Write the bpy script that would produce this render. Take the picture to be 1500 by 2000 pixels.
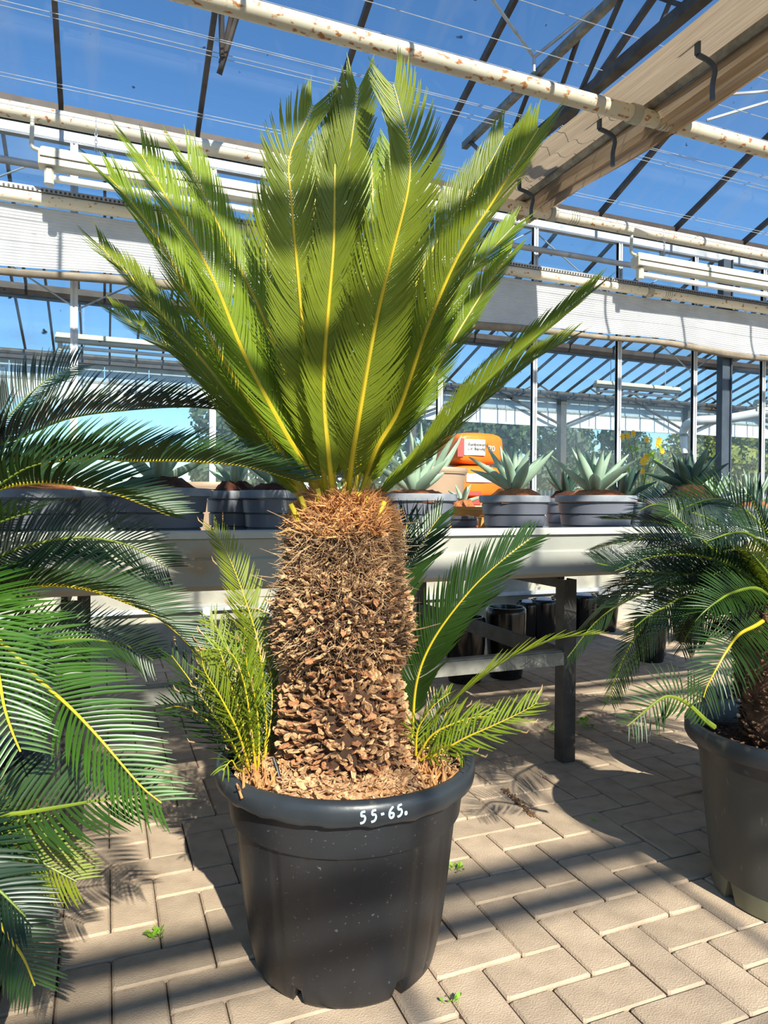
import bpy, math, random
from math import sin, cos, pi, radians, tan, atan2, sqrt
from mathutils import Vector, Matrix
for o in list(bpy.data.objects):
    bpy.data.objects.remove(o, do_unlink=True)
SC = bpy.context.scene
COL = SC.collection
RND = random.Random(7)

# ------------------------------------------------------------------ camera
# world: X along the gutters, Y across them (away from the viewer), Z up; metres
F_PX, YAW, PITCH, ROLL, CAM_H = 1357.0, 0.3827, -0.0118, 0.0061, 0.985
_F = Vector((sin(YAW)*cos(PITCH), cos(YAW)*cos(PITCH), sin(PITCH)))
_R = Vector((cos(YAW), -sin(YAW), 0))
_U = _R.cross(_F)
R2 = _R*cos(ROLL) + _U*sin(ROLL)
U2 = _U*cos(ROLL) - _R*sin(ROLL)
EYE = Vector((0, 0, CAM_H))
cd = bpy.data.cameras.new('camera')
cam = bpy.data.objects.new('camera', cd)
COL.objects.link(cam)
cd.sensor_fit = 'VERTICAL'
cd.sensor_height = 24
cd.lens = 24*F_PX/2000
cd.clip_start = .02
cd.clip_end = 500
cam.matrix_world = Matrix(((R2.x, U2.x, -_F.x, 0), (R2.y, U2.y, -_F.y, 0), (R2.z, U2.z, -_F.z, CAM_H), (0, 0, 0, 1)))
SC.camera = cam

def ray(px, py):
    return _F + R2*((px-750)/F_PX) - U2*((py-1000)/F_PX)
def at(px, py, d):                       # measured point of the photo at a depth in metres
    return EYE + ray(px, py)*d

# ------------------------------------------------------------------ light
SUN_TAN = .72
SUN_E = 9.5
SKY_E = .20
sun = bpy.data.lights.new('sun', 'SUN')
sun.energy = SUN_E
sun.angle = radians(.55)
sun.color = (1, .93, .80)
so = bpy.data.objects.new('sun', sun)
COL.objects.link(so)
so.rotation_euler = Vector((0, -1, SUN_TAN)).to_track_quat('Z', 'Y').to_euler()
so.location = (0, -8, 7)

w = bpy.data.worlds.new('world')
SC.world = w
w.use_nodes = True
nt = w.node_tree
nt.nodes.clear()
wo = nt.nodes.new('ShaderNodeOutputWorld')
bg = nt.nodes.new('ShaderNodeBackground')
sk = nt.nodes.new('ShaderNodeTexSky')
sk.sky_type = 'NISHITA'
sk.sun_disc = False
sk.sun_elevation = math.atan(SUN_TAN)
sk.sun_rotation = pi
sk.altitude = 600
sk.air_density = 1.0
sk.dust_density = .2
sk.ozone_density = 2.4
hsv = nt.nodes.new('ShaderNodeHueSaturation')
hsv.inputs['Saturation'].default_value = 1.2
nt.links.new(sk.outputs[0], hsv.inputs['Color'])
nt.links.new(hsv.outputs[0], bg.inputs[0])
bg.inputs[1].default_value = SKY_E
nt.links.new(bg.outputs[0], wo.inputs[0])

vs = SC.view_settings
vs.view_transform = 'Standard'
vs.look = 'None'
vs.exposure = 0
vs.gamma = 1
vs.use_curve_mapping = False
SC.cycles.transparent_max_bounces = 24
SC.cycles.max_bounces = 8

# ------------------------------------------------------------------ materials
def lin(c):
    return tuple(((v/255)/12.92 if v/255 <= .04045 else (((v/255)+.055)/1.055)**2.4) for v in c)
def mat(name, c1, c2=None, scale=8, rough=.6, metal=0, bump=0, bscale=None, stretch=None, detail=4,
        trans=0, vary=0, spec=.5, ramp=(.35, .65), spots=None):
    """procedural material: two colours mixed by noise, optional second noise of spots, bump, translucency"""
    m = bpy.data.materials.new(name)
    m.use_nodes = True
    n = m.node_tree
    L = n.links
    p = n.nodes['Principled BSDF']
    out = n.nodes['Material Output']
    p.inputs['Roughness'].default_value = rough
    p.inputs['Metallic'].default_value = metal
    p.inputs['Specular IOR Level'].default_value = spec
    a = lin(c1)+(1,)
    b = lin(c2 or c1)+(1,)
    tc = n.nodes.new('ShaderNodeTexCoord')
    mp = n.nodes.new('ShaderNodeMapping')
    L.new(tc.outputs['Object'], mp.inputs[0])
    if stretch:
        mp.inputs['Scale'].default_value = stretch
    nz = n.nodes.new('ShaderNodeTexNoise')
    nz.inputs['Scale'].default_value = scale
    nz.inputs['Detail'].default_value = detail
    L.new(mp.outputs[0], nz.inputs['Vector'])
    rp = n.nodes.new('ShaderNodeValToRGB')
    rp.color_ramp.elements[0].position = ramp[0]
    rp.color_ramp.elements[1].position = ramp[1]
    rp.color_ramp.elements[0].color = a
    rp.color_ramp.elements[1].color = b
    L.new(nz.outputs['Fac'], rp.inputs[0])
    col = rp.outputs[0]
    if spots:
        sc_, lo, hi, sc_col = spots
        z2 = n.nodes.new('ShaderNodeTexNoise')
        z2.inputs['Scale'].default_value = sc_
        z2.inputs['Detail'].default_value = 6
        L.new(mp.outputs[0], z2.inputs['Vector'])
        mr = n.nodes.new('ShaderNodeMapRange')
        mr.inputs[1].default_value = lo
        mr.inputs[2].default_value = hi
        L.new(z2.outputs['Fac'], mr.inputs[0])
        mx = n.nodes.new('ShaderNodeMix')
        mx.data_type = 'RGBA'
        L.new(mr.outputs[0], mx.inputs[0])
        L.new(col, mx.inputs[6])
        mx.inputs[7].default_value = lin(sc_col)+(1,)
        col = mx.outputs[2]
    if vary:
        oi = n.nodes.new('ShaderNodeObjectInfo')
        mr = n.nodes.new('ShaderNodeMapRange')
        mr.inputs[3].default_value = 1-vary
        mr.inputs[4].default_value = 1+vary
        L.new(oi.outputs['Random'], mr.inputs[0])
        vm = n.nodes.new('ShaderNodeVectorMath')
        vm.operation = 'SCALE'
        L.new(col, vm.inputs[0])
        L.new(mr.outputs[0], vm.inputs['Scale'])
        col = vm.outputs[0]
    L.new(col, p.inputs['Base Color'])
    if bump:
        z3 = n.nodes.new('ShaderNodeTexNoise')
        z3.inputs['Scale'].default_value = bscale or scale*4
        z3.inputs['Detail'].default_value = 5
        L.new(mp.outputs[0], z3.inputs['Vector'])
        bp = n.nodes.new('ShaderNodeBump')
        bp.inputs['Strength'].default_value = bump
        bp.inputs['Distance'].default_value = .01
        L.new(z3.outputs['Fac'], bp.inputs['Height'])
        L.new(bp.outputs[0], p.inputs['Normal'])
    if trans:
        t = n.nodes.new('ShaderNodeBsdfTranslucent')
        L.new(col, t.inputs[0])
        ms = n.nodes.new('ShaderNodeMixShader')
        ms.inputs[0].default_value = trans
        L.new(p.outputs[0], ms.inputs[1])
        L.new(t.outputs[0], ms.inputs[2])
        L.new(ms.outputs[0], out.inputs[0])
    return m

def glass(name, tint=(.90, .95, .97), dirt=.12, gloss=.06, dirtcol=(190, 200, 210), stretch=(1, 1, 1), dscale=3.0, base=.02, specks=True):
    m = bpy.data.materials.new(name)
    m.use_nodes = True
    n = m.node_tree
    L = n.links
    n.nodes.clear()
    out = n.nodes.new('ShaderNodeOutputMaterial')
    tr = n.nodes.new('ShaderNodeBsdfTransparent')
    tr.inputs[0].default_value = tint+(1,)
    gl = n.nodes.new('ShaderNodeBsdfGlossy')
    gl.inputs['Roughness'].default_value = .04
    m1 = n.nodes.new('ShaderNodeMixShader')
    m1.inputs[0].default_value = gloss
    L.new(tr.outputs[0], m1.inputs[1])
    L.new(gl.outputs[0], m1.inputs[2])
    df = n.nodes.new('ShaderNodeBsdfDiffuse')
    df.inputs[0].default_value = lin(dirtcol)+(1,)
    tl = n.nodes.new('ShaderNodeBsdfTranslucent')
    tl.inputs[0].default_value = lin(dirtcol)+(1,)
    m0 = n.nodes.new('ShaderNodeMixShader')
    L.new(df.outputs[0], m0.inputs[1])
    L.new(tl.outputs[0], m0.inputs[2])
    tc = n.nodes.new('ShaderNodeTexCoord')
    mp = n.nodes.new('ShaderNodeMapping')
    mp.inputs['Scale'].default_value = stretch
    L.new(tc.outputs['Object'], mp.inputs[0])
    nz = n.nodes.new('ShaderNodeTexNoise')
    nz.inputs['Scale'].default_value = dscale
    nz.inputs['Detail'].default_value = 6
    L.new(mp.outputs[0], nz.inputs[0])
    mr = n.nodes.new('ShaderNodeMapRange')
    mr.inputs[1].default_value = .52
    mr.inputs[2].default_value = .8
    mr.inputs[3].default_value = base
    mr.inputs[4].default_value = base+dirt
    L.new(nz.outputs['Fac'], mr.inputs[0])
    m2 = n.nodes.new('ShaderNodeMixShader')
    L.new(mr.outputs[0], m2.inputs[0])
    L.new(m1.outputs[0], m2.inputs[1])
    L.new(m0.outputs[0], m2.inputs[2])
    last = m2.outputs[0]
    if specks:
        z = n.nodes.new('ShaderNodeTexNoise')
        z.inputs['Scale'].default_value = 14
        z.inputs['Detail'].default_value = 2
        L.new(tc.outputs['Object'], z.inputs[0])
        r = n.nodes.new('ShaderNodeMapRange')
        r.inputs[1].default_value = .74
        r.inputs[2].default_value = .78
        r.inputs[4].default_value = .75
        L.new(z.outputs['Fac'], r.inputs[0])
        dk = n.nodes.new('ShaderNodeBsdfDiffuse')
        dk.inputs[0].default_value = (.03, .04, .03, 1)
        m3 = n.nodes.new('ShaderNodeMixShader')
        L.new(r.outputs[0], m3.inputs[0])
        L.new(last, m3.inputs[1])
        L.new(dk.outputs[0], m3.inputs[2])
        last = m3.outputs[0]
    L.new(last, out.inputs[0])
    return m

M = {
 'paver': mat('paver', (194, 170, 144), (174, 151, 127), 14, .85, bump=.35, bscale=260, vary=.10, spots=(5, .60, .85, (150, 140, 112))),
 'joint': mat('joint_sand', (66, 56, 46), (92, 78, 62), 40, .95, bump=.4),
 'pot': mat('black_pot_plastic', (31, 32, 35), (42, 43, 46), 5, .42, bump=.05, bscale=60, spots=(120, .66, .76, (112, 110, 104))),
 'pot_rim': mat('pot_rim_plastic', (40, 44, 49), (54, 58, 62), 6, .38, bump=.06, bscale=50, spots=(18, .62, .8, (112, 110, 92))),
 'pot_old': mat('weathered_pot_plastic', (66, 66, 62), (84, 84, 78), 4, .5, stretch=(1, 1, .4), bump=.06, bscale=60, spots=(50, .66, .8, (112, 108, 98))),
 'pot_foot': mat('stained_pot_foot', (128, 122, 92), (92, 94, 80), 9, .7),
 'bowl': mat('grey_bowl_plastic', (98, 100, 110), (114, 116, 126), 4, .45, bump=.04, bscale=60, vary=.15),
 'bowl_rim': mat('dusty_bowl_rim', (122, 126, 134), (146, 148, 152), 20, .6),
 'black_pot': mat('glossy_black_pot', (14, 14, 16), (24, 24, 26), 5, .18),
 'leaf': mat('palm_leaflet', (138, 150, 40), (112, 126, 32), 6, .42, trans=.32, spec=.4),
 'leaf_light': mat('young_palm_leaflet', (146, 166, 50), (122, 144, 38), 6, .42, trans=.35, spec=.4),
 'leaf_dark': mat('old_palm_leaflet', (48, 76, 26), (38, 62, 22), 6, .36, trans=.14, spec=.55),
 'leaf_deep': mat('deep_green_leaflet', (32, 54, 27), (24, 44, 23), 6, .34, trans=.10, spec=.6),
 'rachis': mat('yellow_rachis', (214, 184, 40), (186, 166, 40), 12, .5),
 'rachis_dark': mat('green_rachis', (120, 134, 34), (92, 112, 34), 12, .5),
 'dry': mat('dry_tip', (206, 178, 128), (170, 130, 84), 12, .8),
 'scale': mat('leaf_base_scale', (216, 172, 126), (176, 132, 90), 30, .9, bump=.5, bscale=200, vary=.25),
 'scale_red': mat('red_brown_scale', (196, 140, 98), (160, 106, 68), 30, .9, bump=.5, bscale=200, vary=.2),
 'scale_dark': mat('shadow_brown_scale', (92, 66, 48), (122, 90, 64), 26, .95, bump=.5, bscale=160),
 'straw': mat('grey_straw', (190, 154, 114), (140, 106, 74), 26, .9),
 'fuzz': mat('orange_fuzz', (214, 156, 98), (172, 116, 66), 30, .95),
 'core': mat('trunk_core', (58, 40, 28), (80, 54, 36), 24, 1, bump=.8, bscale=60),
 'chips': mat('wood_chips', (206, 166, 124), (160, 120, 84), 60, .95, bump=.6, bscale=140),
 'soil': mat('dark_potting_soil', (52, 36, 26), (92, 62, 42), 60, .95, bump=.8, bscale=120),
 'peat': mat('coir_root_ball', (190, 120, 72), (146, 86, 52), 34, 1, bump=.8, bscale=90),
 'peat_dark': mat('dark_root_ball', (86, 46, 28), (56, 30, 20), 34, 1, bump=.8, bscale=90),
 'pipe': mat('white_painted_pipe', (226, 218, 200), (208, 200, 180), 3, .5, spots=(42, .605, .68, (170, 108, 56)), stretch=(.7, 1, 1)),
 'pipe_worn': mat('rusty_white_pipe', (214, 206, 184), (196, 188, 166), 3, .55, spots=(40, .57, .65, (164, 104, 54)), stretch=(.6, 1, 1)),
 'pipe_old': mat('grey_painted_pipe', (176, 172, 158), (160, 156, 142), 3, .55, spots=(18, .60, .7, (130, 84, 50)), stretch=(.6, 1, 1)),
 'alu': mat('aluminium', (196, 198, 200), (172, 174, 178), 5, .45, metal=.2, spots=(9, .6, .8, (120, 122, 124))),
 'bar': mat('dark_glazing_bar', (92, 84, 80), (70, 64, 62), 12, .6, metal=.2),
 'gutter': mat('gutter_underside', (74, 64, 60), (56, 50, 48), 6, .6, metal=.2),
 'galv': mat('galvanised_steel', (150, 148, 138), (112, 110, 104), 16, .5, metal=.25, bump=.1),
 'galv_dark': mat('weathered_galvanised_steel', (84, 82, 80), (64, 58, 52), 12, .6, metal=.3, spots=(7, .58, .75, (96, 70, 52))),
 'post': mat('dark_steel_post', (78, 88, 100), (66, 76, 88), 8, .5, metal=.3),
 'bench': mat('bench_sheet', (190, 186, 172), (168, 168, 160), 3, .6, metal=.15, spots=(4, .60, .78, (178, 142, 98)), bump=.05, bscale=90),
 'bench_lip': mat('bench_lip', (206, 202, 192), (190, 186, 176), 6, .5, metal=.15),
 'curtain': mat('white_shade_cloth', (212, 212, 213), (200, 200, 203), 5, .85, trans=.25),
 'curtain_hem': mat('beige_curtain_hem', (150, 138, 122), (128, 116, 100), 10, .9),
 'screen': mat('beige_screen_cloth', (192, 172, 146), (172, 150, 124), 5, .8, trans=.5, stretch=(26, .5, 26)),
 'lamp': mat('cream_lamp_housing', (200, 197, 182), (188, 184, 168), 6, .45),
 'tube': mat('lamp_tube', (238, 238, 236), (226, 226, 226), 6, .25),
 'wire': mat('galvanised_wire', (200, 204, 210), (170, 174, 180), 10, .35, metal=.4),
 'agave': mat('agave_leaf', (176, 198, 172), (150, 176, 150), 9, .6, trans=.10, spec=.3),
 'agave_dark': mat('dark_agave_leaf', (70, 98, 84), (52, 78, 66), 9, .45, trans=.06),
 'agave_edge': mat('agave_thorn', (98, 70, 52), (78, 56, 44), 9, .6),
 'bag_orange': mat('orange_bag_film', (238, 128, 40), (226, 112, 32), 5, .35, bump=.3, bscale=14),
 'bag_red': mat('red_bag_print', (216, 84, 76), (206, 72, 66), 5, .4),
 'bag_white': mat('white_bag_print', (240, 236, 228), (228, 224, 216), 5, .45),
 'ink': mat('dark_print', (52, 48, 50), (60, 56, 56), 5, .6),
 'wood': mat('orange_wood', (222, 150, 66), (196, 122, 48), 8, .6, stretch=(1, 6, 6)),
 'tan': mat('tan_plastic', (176, 148, 122), (160, 132, 108), 3, .5),
 'plinth': mat('concrete_plinth', (176, 170, 154), (142, 138, 128), 5, .9, bump=.2, bscale=30),
 'white_paint': mat('white_marker_paint', (214, 232, 244), (200, 222, 238), 30, .6),
 'petal': mat('yellow_petal', (244, 200, 36), (226, 172, 24), 20, .6, trans=.3),
 'weed': mat('weed_leaf', (150, 190, 60), (112, 158, 40), 20, .6, trans=.3),
 'hedge': mat('hedge_foliage', (94, 108, 60), (58, 76, 42), 3, .7, trans=.2),
 'hedge_yellow': mat('yellowing_foliage', (160, 158, 66), (118, 128, 54), 3, .7, trans=.2),
 'bark': mat('bark', (86, 70, 54), (62, 50, 40), 10, .9),
 'grass': mat('outdoor_ground', (112, 118, 84), (136, 130, 104), 2, .95),
 'white_metal': mat('white_metal', (226, 228, 230), (210, 214, 218), 3, .5),
 'panel': mat('translucent_wall_panel', (214, 226, 234), (196, 210, 220), 4, .4, trans=.5),
 'glass': glass('roof_glass', stretch=(2.2, .25, .25), dirt=.30, base=.012, gloss=.03),
 'glass_wall': glass('partition_glass', tint=(.90, .94, .95), dirt=.10, base=.006, gloss=.035, dscale=2),
 'glass_clear': glass('far_wall_glass', dirt=.03, base=.003, gloss=.01, specks=False),
 'glass_far': glass('far_roof_glass', tint=(.84, .92, .94), dirt=.25, base=.06, gloss=.03, specks=False, dscale=1.2, dirtcol=(188, 206, 216)),
}

# ------------------------------------------------------------------ mesh helpers
class MB:
    def __init__(s):
        s.v = []
        s.f = []
        s.smooth = False
    def add(s, vs, fs):
        b = len(s.v)
        s.v += [Vector(q) for q in vs]
        s.f += [tuple(i+b for i in f) for f in fs]
    def box(s, a, b):
        x0, y0, z0 = a
        x1, y1, z1 = b
        s.add([(x0,y0,z0),(x1,y0,z0),(x1,y1,z0),(x0,y1,z0),(x0,y0,z1),(x1,y0,z1),(x1,y1,z1),(x0,y1,z1)],
              [(3,2,1,0),(4,5,6,7),(0,1,5,4),(1,2,6,5),(2,3,7,6),(3,0,4,7)])
    def bbox(s, a, b, ch=.004):
        """box with chamfered vertical and top edges"""
        x0, y0, z0 = a
        x1, y1, z1 = b
        c = min(ch, (x1-x0)/3, (y1-y0)/3, (z1-z0)/3)
        def ring(z, i):
            return [(x0+i, y0+i+c, z), (x0+i+c, y0+i, z), (x1-i-c, y0+i, z), (x1-i, y0+i+c, z), (x1-i, y1-i-c, z), (x1-i-c, y1-i, z), (x0+i+c, y1-i, z), (x0+i, y1-i-c, z)]
        vs = ring(z0, 0)+ring(z1-c, 0)+ring(z1, c)
        fs = [tuple(range(7, -1, -1)), tuple(range(16, 24))]
        for r in (0, 8):
            for k in range(8):
                fs.append((r+k, r+(k+1) % 8, r+8+(k+1) % 8, r+8+k))
        s.add(vs, fs)
    def tube(s, pts, r, n=8, cap=True, r1=None, flat=None):
        pts = [Vector(p) for p in pts]
        m = len(pts)
        T = []
        for i in range(m):
            t = pts[min(i+1, m-1)]-pts[max(i-1, 0)]
            T.append(t.normalized() if t.length > 1e-9 else Vector((0, 0, 1)))
        u = T[0].orthogonal().normalized() if not flat else (Vector(flat)-T[0]*T[0].dot(Vector(flat))).normalized()
        vs = []
        for i in range(m):
            u = (u-T[i]*T[i].dot(u)).normalized()
            w_ = T[i].cross(u)
            if isinstance(r, (list, tuple)):
                rr = r[i]
            else:
                rr = r if r1 is None else r+(r1-r)*i/(m-1)
            for k in range(n):
                a = 2*pi*k/n
                vs.append(pts[i]+u*cos(a)*rr+w_*sin(a)*rr)
        fs = []
        for i in range(m-1):
            for k in range(n):
                fs.append((i*n+k, i*n+(k+1) % n, (i+1)*n+(k+1) % n, (i+1)*n+k))
        if cap:
            fs.append(tuple(range(n-1, -1, -1)))
            fs.append(tuple((m-1)*n+k for k in range(n)))
        s.add(vs, fs)
    def bar(s, a, b, wx, wz, up=(0, 0, 1)):
        a, b = Vector(a), Vector(b)
        t = (b-a).normalized()
        up = Vector(up)
        x = t.cross(up).normalized()
        z = x.cross(t).normalized()
        vs = []
        for p in (a, b):
            for sx, sz in ((-1,-1),(1,-1),(1,1),(-1,1)):
                vs.append(p+x*sx*wx/2+z*sz*wz/2)
        s.add(vs, [(3,2,1,0),(4,5,6,7),(0,1,5,4),(1,2,6,5),(2,3,7,6),(3,0,4,7)])
    def lathe(s, prof, c, n=48, mod=None, close=False):
        """prof: list of (radius, z); mod(i, angle) -> (radius scale, z offset)"""
        cx, cy, cz = c
        vs = []
        for i, (r, z) in enumerate(prof):
            for k in range(n):
                a = 2*pi*k/n
                q, dz = mod(i, a) if mod else (1, 0)
                vs.append((cx+r*q*cos(a), cy+r*q*sin(a), cz+z+dz))
        fs = []
        for i in range(len(prof)-1):
            for k in range(n):
                fs.append((i*n+k, i*n+(k+1) % n, (i+1)*n+(k+1) % n, (i+1)*n+k))
        if close:
            fs.append(tuple(range(n-1, -1, -1)))
            m = len(prof)-1
            fs.append(tuple(m*n+k for k in range(n)))
        s.add(vs, fs)
    def mesh(s, name, material, origin=(0, 0, 0)):
        o = Vector(origin)
        me = bpy.data.meshes.new(name)
        me.from_pydata([tuple(v-o) for v in s.v], [], s.f)
        me.materials.append(material)
        if s.smooth:
            me.shade_smooth()
            me.set_sharp_from_angle(angle=radians(48))
        me.update()
        return me
    def build(s, name, material, parent=None, origin=None):
        """vertices are given in world space; the object's origin is its parent's (or the given point)"""
        wo_ = worldloc(parent) if parent else Vector((0, 0, 0))
        org = Vector(origin) if origin is not None else wo_
        ob = bpy.data.objects.new(name, s.mesh(name, material, org))
        COL.objects.link(ob)
        if parent:
            ob.parent = parent
        ob.location = org-wo_
        return ob

def worldloc(o):
    v = Vector((0, 0, 0))
    while o:
        v = v+o.location
        o = o.parent
    return v
def tag(o, label=None, cat=None, group=None, kind=None):
    if label: o['label'] = label
    if cat: o['category'] = cat
    if group: o['group'] = group
    if kind: o['kind'] = kind
    return o
def thing(name, loc, label, cat, group=None):
    o = bpy.data.objects.new(name, None)
    o.empty_display_size = .1
    COL.objects.link(o)
    o.location = loc
    return tag(o, label, cat, group)
def struct(name, loc=(0, 0, 0)):
    o = bpy.data.objects.new(name, None)
    COL.objects.link(o)
    o.location = loc
    o['kind'] = 'structure'
    return o
def spline(P, n):
    P = [Vector(p) for p in P]
    P = [P[0]*2-P[1]]+P+[P[-1]*2-P[-2]]
    out = []
    segs = len(P)-3
    for i in range(n+1):
        t = i/n*segs
        k = min(int(t), segs-1)
        u = t-k
        a, b, c, d = P[k:k+4]
        out.append(.5*((2*b)+(c-a)*u+(2*a-5*b+4*c-d)*u*u+(3*b-a-3*c+d)*u**3))
    # even spacing
    L = [0]
    for i in range(n):
        L.append(L[-1]+(out[i+1]-out[i]).length)
    res = []
    j = 0
    for i in range(n+1):
        s_ = L[-1]*i/n
        while j < n-1 and L[j+1] < s_:
            j += 1
        f = (s_-L[j])/max(1e-9, L[j+1]-L[j])
        res.append(out[j].lerp(out[j+1], min(1, max(0, f))))
    return res, L[-1]

# ================================================================== STRUCTURE
# ---- floor: herringbone pavers, unit W = paver width
W = .10455
PX0, PY0 = 8.1403*W, 13.2749*W
floor = struct('floor')
g = MB()
g.box((-9, -9, -.12), (18, 18, -.012))
g.build('joint_bed', M['joint'], floor)
VARS = []
for k in range(4):
    m_ = MB()
    gp = .0016
    m_.bbox((gp, gp, -.05), (2*W-gp, W-gp, 0), .0045)
    VARS.append(m_.mesh('paver_across', M['paver']))
VARV = []
for k in range(4):
    m_ = MB()
    m_.bbox((gp, gp, -.05), (W-gp, 2*W-gp, 0), .0045)
    VARV.append(m_.mesh('paver_along', M['paver']))
bricks = []
for a in range(-90, 90):
    for b in range(-60, 60):
        i, j = -a+2*b, a+2*b
        for kind, (di, dj, wi, wj) in (('h', (0, 1, 2, 1)), ('v', (0, -1, 1, 2))):
            x, y = PX0+(i+di)*W, PY0+(j+dj)*W
            cx, cy = x+wi*W/2, y+wj*W/2
            if not (-3 < cx < 9 and .4 < cy < 8.4):
                continue
            d = Vector((cx, cy, -CAM_H)).dot(_F)
            if d < .3:
                vis = False
            else:
                v = Vector((cx, cy, -CAM_H))
                px = 750+F_PX*v.dot(R2)/d
                py = 1000-F_PX*v.dot(U2)/d
                vis = -60 < px < 1560 and py < 2080
            bricks.append((d if vis else 99+d, kind, x, y))
bricks.sort()
rest = MB()
for n_, (d, kind, x, y) in enumerate(bricks):
    dz = RND.uniform(-.0028, .0012)
    if n_ < 300:
        o = bpy.data.objects.new('paver', RND.choice(VARS if kind == 'h' else VARV))
        COL.objects.link(o)
        o.parent = floor
        o.location = (x, y, dz)
        o.rotation_euler = (RND.gauss(0, .006), RND.gauss(0, .006), RND.gauss(0, .003))
    else:
        sx, sy = (2*W, W) if kind == 'h' else (W, 2*W)
        rest.bbox((x+gp, y+gp, dz-.03), (x+sx-gp, y+sy-gp, dz), .004)
tag(rest.build('far_pavers', M['paver'], floor), kind='stuff')

# ---- roof: 4 m spans, gutters at YG
YG, ZG, SL = 4.8, 3.355, .41
SPAN = 4.0
BAR = .17*YG
ceil = struct('ceiling')
def roof_slope(y0, z0, y1, z1, x0, x1, step, off, glassmat, single=True, barw=.028, bard=.045, pane=True):
    b = MB()
    k = math.ceil((x0-off)/step)
    xs = []
    while off+k*step < x1:
        xs.append(off+k*step)
        k += 1
    for x in xs:
        if single:
            m_ = MB()
            m_.bar((x, y0, z0), (x, y1, z1), barw, bard)
            m_.build('glazing_bar', M['bar'], ceil)
        else:
            b.bar((x, y0, z0), (x, y1, z1), barw, bard)
    if not single:
        tag(b.build('glazing_bars', M['bar'], ceil), kind='stuff')
    if pane:
        n_ = Vector((0, z0-z1, y1-y0)).normalized()*.004
        if n_.z < 0: n_ = -n_
        if single:
            for xa, xb in zip(xs[:-1], xs[1:]):
                g_ = MB()
                A = [Vector((xa+.006, y0, z0)), Vector((xb-.006, y0, z0)), Vector((xb-.006, y1, z1)), Vector((xa+.006, y1, z1))]
                g_.add([p+n_*3 for p in A], [(0, 1, 2, 3)])
                g_.build('glass_pane', glassmat, ceil)
        else:
            g_ = MB()
            A = [Vector((xs[0], y0, z0)), Vector((xs[-1], y0, z0)), Vector((xs[-1], y1, z1)), Vector((xs[0], y1, z1))]
            g_.add([p+n_*3 for p in A], [(0, 1, 2, 3)])
            g_.build('glass_sheet', glassmat, ceil)
ZR = ZG+SL*SPAN/2
OFF = .118*YG
roof_slope(YG-.06, ZG+.06, YG-SPAN/2, ZR, -4.2, 11.5, BAR, OFF, M['glass'])                 # the slope over the plants
roof_slope(YG-SPAN/2, ZR, YG-SPAN+.06, ZG+.06, -4.2, 8, BAR, OFF, M['glass'], False)
for yb in (YG-SPAN, YG-SPAN-4.7):
    roof_slope(yb-.06, ZG+.06, yb-2.35, ZR+.14, -4.2, 8, BAR, OFF, M['glass'], False)
    roof_slope(yb-2.35, ZR+.14, yb-4.7+.06, ZG+.06, -4.2, 8, BAR, OFF, M['glass'], False)
roof_slope(YG+.06, ZG+.06, YG+SPAN/2, ZR, -4.2, 14, BAR, OFF+.3, M['glass_wall'], False)
roof_slope(YG+SPAN/2, ZR, YG+SPAN-.06, ZG+.06, -4.2, 14, BAR, OFF+.25, M['glass_wall'])
def gutter(y, z, x0, x1, wdt=.15):
    m_ = MB()
    pr = [(-wdt/2, .07), (-wdt/2, 0), (-.04, -.05), (.04, -.05), (wdt/2, 0), (wdt/2, .07)]
    vs = [(x0, y+a, z+b) for a, b in pr]+[(x1, y+a, z+b) for a, b in pr]
    m_.add(vs, [(i, i+1, i+7, i+6) for i in range(5)])
    m_.build('gutter', M['gutter'], ceil)
for yy, xx in ((YG, 13), (YG-SPAN, 10), (YG-SPAN-4.7, 10), (YG+SPAN, 15)):
    gutter(yy, ZG, -6, xx)
for yy in (YG-SPAN/2, YG+SPAN/2):
    m_ = MB()
    m_.box((-6, yy-.03, ZR-.02), (14, yy+.03, ZR+.05))
    m_.build('ridge_beam', M['bar'], ceil)
# unseen pipes, added behind the viewer to throw the soft bands of shade
def pipe_obj(name, y, z, x0, x1, r, m, parent=None, n=20):
    b = MB()
    b.smooth = True
    b.tube([(x0, y, z), (x1, y, z)], r, n)
    return b.build(name, m, parent)
for yy, zz, rr in ((-2.85, 3.19, .038), (-3.0, 3.19, .028), (-.50, 3.19, .030), (-.79, 3.19, .034), (-1.06, 3.19, .040), (-1.35, 3.19, .030), (-1.62, 3.19, .034)):
    pipe_obj('added_shade_pipe', yy, zz, -6, 10, rr, M['pipe'], ceil, 12)
# roof ventilation rods
def rods(name, lst, r=.011, m='galv'):
    for a, b in lst:
        q = MB()
        q.tube([a, b], r, 6)
        q.build(name, M[m], ceil)

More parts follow.
